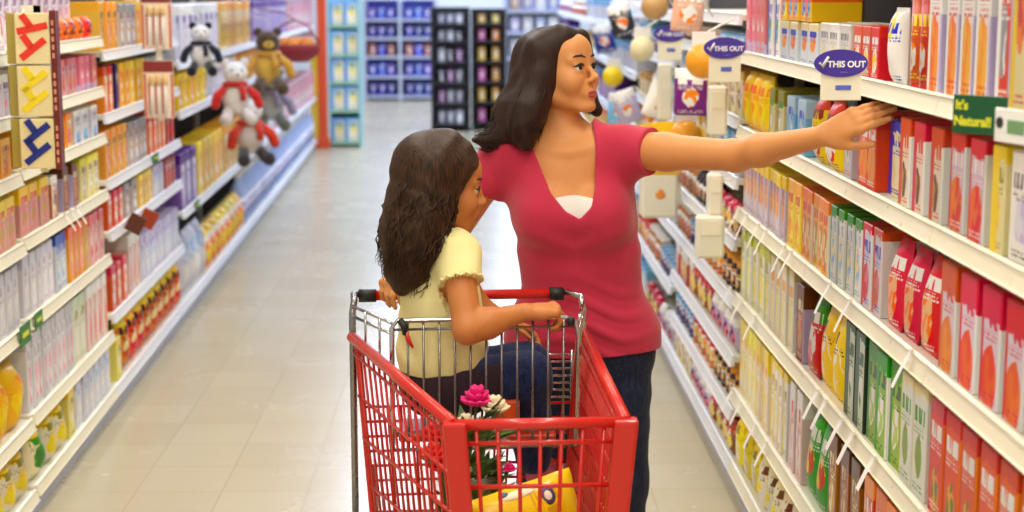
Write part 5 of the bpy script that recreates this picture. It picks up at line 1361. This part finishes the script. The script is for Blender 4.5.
subm('plum_skirt',lambda P,c,R: np.maximum(np.maximum(Gs(P,c,R)-.003-.002*np.sin(90*P[:,0]+20*P[:,2]),P[:,2]-.885),.742-P[:,2]),(-.23,3.60,.72),(.12,3.92,.91),.0034,mat('plum_cotton',S(48,26,40),.85),girl,GO)
Gj=Solid()
for y0,y1 in ((3.70,3.735),(3.80,3.835)):
    Gj.rc((-.06,y0,.825),(.115,y1,.842),.064,.056,.03).rc((.115,y1,.842),(.132,y1+.075,.62),.053,.042,.02)
subm('jeans',lambda P,c,R: np.maximum(Gj(P,c,R)-.004-.0018*np.sin(80*P[:,2]+70*P[:,0]),-P[:,0]-.05),(-.06,3.62,.55),(.22,4.0,.93),.0034,streak_mat('blue_denim',S(22,30,66),S(46,60,104),(160,160,40),.85,0,.15,.2,.1),girl,GO)
for y1 in (3.735,3.835):
    Sh=Solid(); Sh.rc((.140,y1+.075,.572),(.172,y1+.095,.562),.027,.023,.02)
    subm('shoe',Sh,(.08,y1,.52),(.23,y1+.16,.62),.0035,mat('pink_shoe',S(210,90,130),.5),girl,GO)
HAIRG=streak_mat('brown_wavy_hair',S(30,18,10),S(78,48,22),(200,200,20),.52,.0,.3,.3)
Hg=Solid(); Hg.el(TG(-.026,0,.044),(.112*.9,.092*.9,.094*.9),.02,rot=RG)
gch=[TG(-.01,-.02,.100),TG(-.045,-.055,.045),(-.128,3.675,1.24),(-.146,3.665,1.17),(-.162,3.668,1.11),(-.180,3.672,1.065)]
Hg.chain(gch,[.030,.058,.062,.050,.034,.014],.05)
gback=[TG(-.07,0,.05),(-.160,3.72,1.24),(-.178,3.71,1.17),(-.192,3.70,1.10)]
Hg.chain(gback,[.050,.052,.042,.016],.05)
gfr=[TG(.045,-.03,.088),TG(.040,-.058,.050),TG(-.002,-.072,-.02),TG(-.012,-.078,-.09),TG(-.03,-.08,-.14)]
Hg.chain(gfr,[.014,.018,.026,.028,.018],.03)
gfar=[TG(0,.06,.08),TG(-.03,.085,0),TG(-.04,.085,-.10),TG(-.06,.08,-.16)]
Hg.chain(gfar,[.035,.04,.04,.02],.03)
def hairG(P,c,R):
    d=Hg(P,c,R); q=(P-TG(0,0,0))@RG
    face=polydist(np.stack([q[:,0]/.9,q[:,2]/.9],1),[(.3,.30),(.120,.080),(.090,.062),(.068,.050),(.054,.030),(.036,-.005),(.024,-.045),(.012,-.09),(.000,-.13),(.02,-.17),(.3,-.17)])
    h=np.maximum(.01-np.abs(d+face),0)/.01
    d=np.maximum(d,-face)+h*h*.01*.25
    wv=np.clip((1.30-P[:,2])/.15,0,1)
    return d+np.sin(80*q[:,0]+6*np.sin(26*q[:,2])+40*q[:,1])*.0012+wv*.0035*np.sin(62*q[:,2]+30*q[:,0])*np.sin(50*q[:,0]+11*q[:,2])
solid_mesh('hair',hairG,(-.31,3.54,1.0),(.06,3.90,1.46),.0032,[HAIRG],girl,GO,1)
LK=MB(); sg=lambda pts:[tuple(A(p)-A(GO)) for p in pts]
strands(LK,sg(gch),[.028,.059,.066,.062,.054,.040],420,13,.013,.0021,8,.9,.25,twist=.1)
strands(LK,sg(gback),[.050,.054,.052,.040],240,14,.013,.0021,8,.9,.22,twist=.1)
strands(LK,sg(gfr),[.013,.018,.027,.030,.022],130,15,.004,.0016,7,.9,.25)
LK.build('hair_locks',HAIRG,girl)
e=MB(); c0=TG(-.022,-.066,.100)-A(GO)
for i in range(5):
    t=2*PI*i/5; e.ball(tuple(c0+A((math.cos(t)*.008,-.004,math.sin(t)*.007))),.0042,8)
e.ball(tuple(c0+A((0,-.006,0))),.0038,8)
for i in range(3): e.ball(tuple(c0+A((-.018-.007*i,-.001,.003+.001*i))),.0034,8)
e.build('hair_clip',mat('pearly_clip',S(225,190,185),.2,metal=.3),girl)

# ------------------------------------------------------------------ what lies in the cart
e=empty('chip_bag',(.112,3.24,.515),-.12); tag(e,'golden yellow bag with dark emblem lying in the cart basket','bag')
o=bpy.data.objects.new('bag_body',pouch_mesh('bag_body',.19,.09,.25,print_mat('chipbag',S(252,205,30),S(255,225,120),S(60,50,60),S(90,70,40),S(225,170,40),.9,.62,.12,0,.2),None,seed=5)); o.rotation_euler=(math.radians(-28),math.radians(90-13),0); o.location=(-.125,.0,.075); link(o,e)
for nm,c,r_,ang,m_ in (('dark_emblem',(-.060,-.0255,.178),(.022,.0035,.017),-28,mat('emblem_violet',S(70,55,95),.4)),('emblem_light',(-.060,-.0278,.178),(.012,.003,.009),-28,mat('emblem_cream',S(235,215,190),.4)),
        ('white_print',(-.080,-.0150,.118),(.010,.003,.042),-38,mat('bag_white_print',S(250,240,205),.4)),('blue_print',(-.0865,-.0110,.085),(.007,.003,.012),-39,mat('bag_blue_print',S(90,110,140),.4))):
    m=MB(); m.ball(c,r_,12,rot=Matrix.Rotation(math.radians(ang),3,'Z')); m.build(nm,m_,o)
def rim_flowers():
    r=random.Random(3)
    t=empty('flower_bouquet',(-.050,3.45,.515)); tag(t,'bunch of red, pink and white flowers with green stems standing in the cart','bouquet')
    G_=mat('stem_green',S(70,100,40),.6); GL_=streak_mat('leaf_green',S(50,80,28),S(110,140,60),(60,60,60),.55,0,.2)
    st=MB(); heads=[((.045,-.02,.345),S(225,20,120),.040,'pink'),((.085,-.03,.33),S(240,225,190),.034,'white'),((-.046,-.05,.275),S(225,35,25),.036,'red'),((-.048,-.10,.245),S(230,45,25),.034,'red'),((-.032,-.09,.215),S(220,30,25),.032,'red'),((.10,-.05,.255),S(225,190,190),.022,'white'),((.115,-.06,.20),S(215,120,130),.018,'pink'),((.02,-.05,.30),S(240,230,205),.028,'white')]
    for (x,y,z),c,rd,nm in heads:
        st.tube([(r.uniform(-.02,.02),r.uniform(-.01,.02),0),(x*.5,y*.5,z*.5),(x,y,z)],.0035,6)
    st.build('stems',G_,t)
    for i,((x,y,z),c,rd,nm) in enumerate(heads):
        m=MB()
        for ring,(k,rr,tilt) in enumerate(((9,.62,.5),(7,.42,.9),(5,.22,1.25))):
            for j in range(k):
                a=2*PI*j/k+ring*.4
                m.ball((x+math.cos(a)*rd*rr,y+math.sin(a)*rd*rr,z+rd*.25*ring),(rd*.42,rd*.30,rd*.14),8,rot=Matrix.Rotation(a,3,'Z')@Matrix.Rotation(-tilt,3,'Y'))
        m.ball((x,y,z+rd*.2),rd*.3,8)
        m.build('flower_head',mat('petal_'+nm+str(i%3),c,.6),t)
    lf=MB()
    for i in range(110):
        a=r.uniform(0,2*PI); zz=r.uniform(.03,.30); rr=r.uniform(.02,.075); L=r.uniform(.055,.10); w=L*.22
        d=Vector((math.cos(a),math.sin(a)*.7,r.uniform(.2,1.0))).normalized(); s=d.cross(Vector((0,0,1))).normalized()*w; b=Vector((math.cos(a)*rr*.5+.03,math.sin(a)*rr*.5-.02,zz)); n=d.cross(s).normalized()*.004
        p=[b,b+d*L*.45+s+n,b+d*L,b+d*L*.45-s+n,b+d*L*.5-n*.5]
        lf.add([tuple(q) for q in p],[(0,1,4),(1,2,4),(2,3,4),(3,0,4)],0,True)
    lf.build('leaves',GL_,t)
    wr=MB(); wr.lathe([(.022,0),(.040,.06),(.062,.15),(.075,.185),(.073,.185),(.060,.15),(.038,.06),(.02,.004)],c=(.03,-.01,0),n=18); wr.build('paper_wrap',mat('clear_wrap',S(220,225,205),.2,trans=.75),t)
rim_flowers()
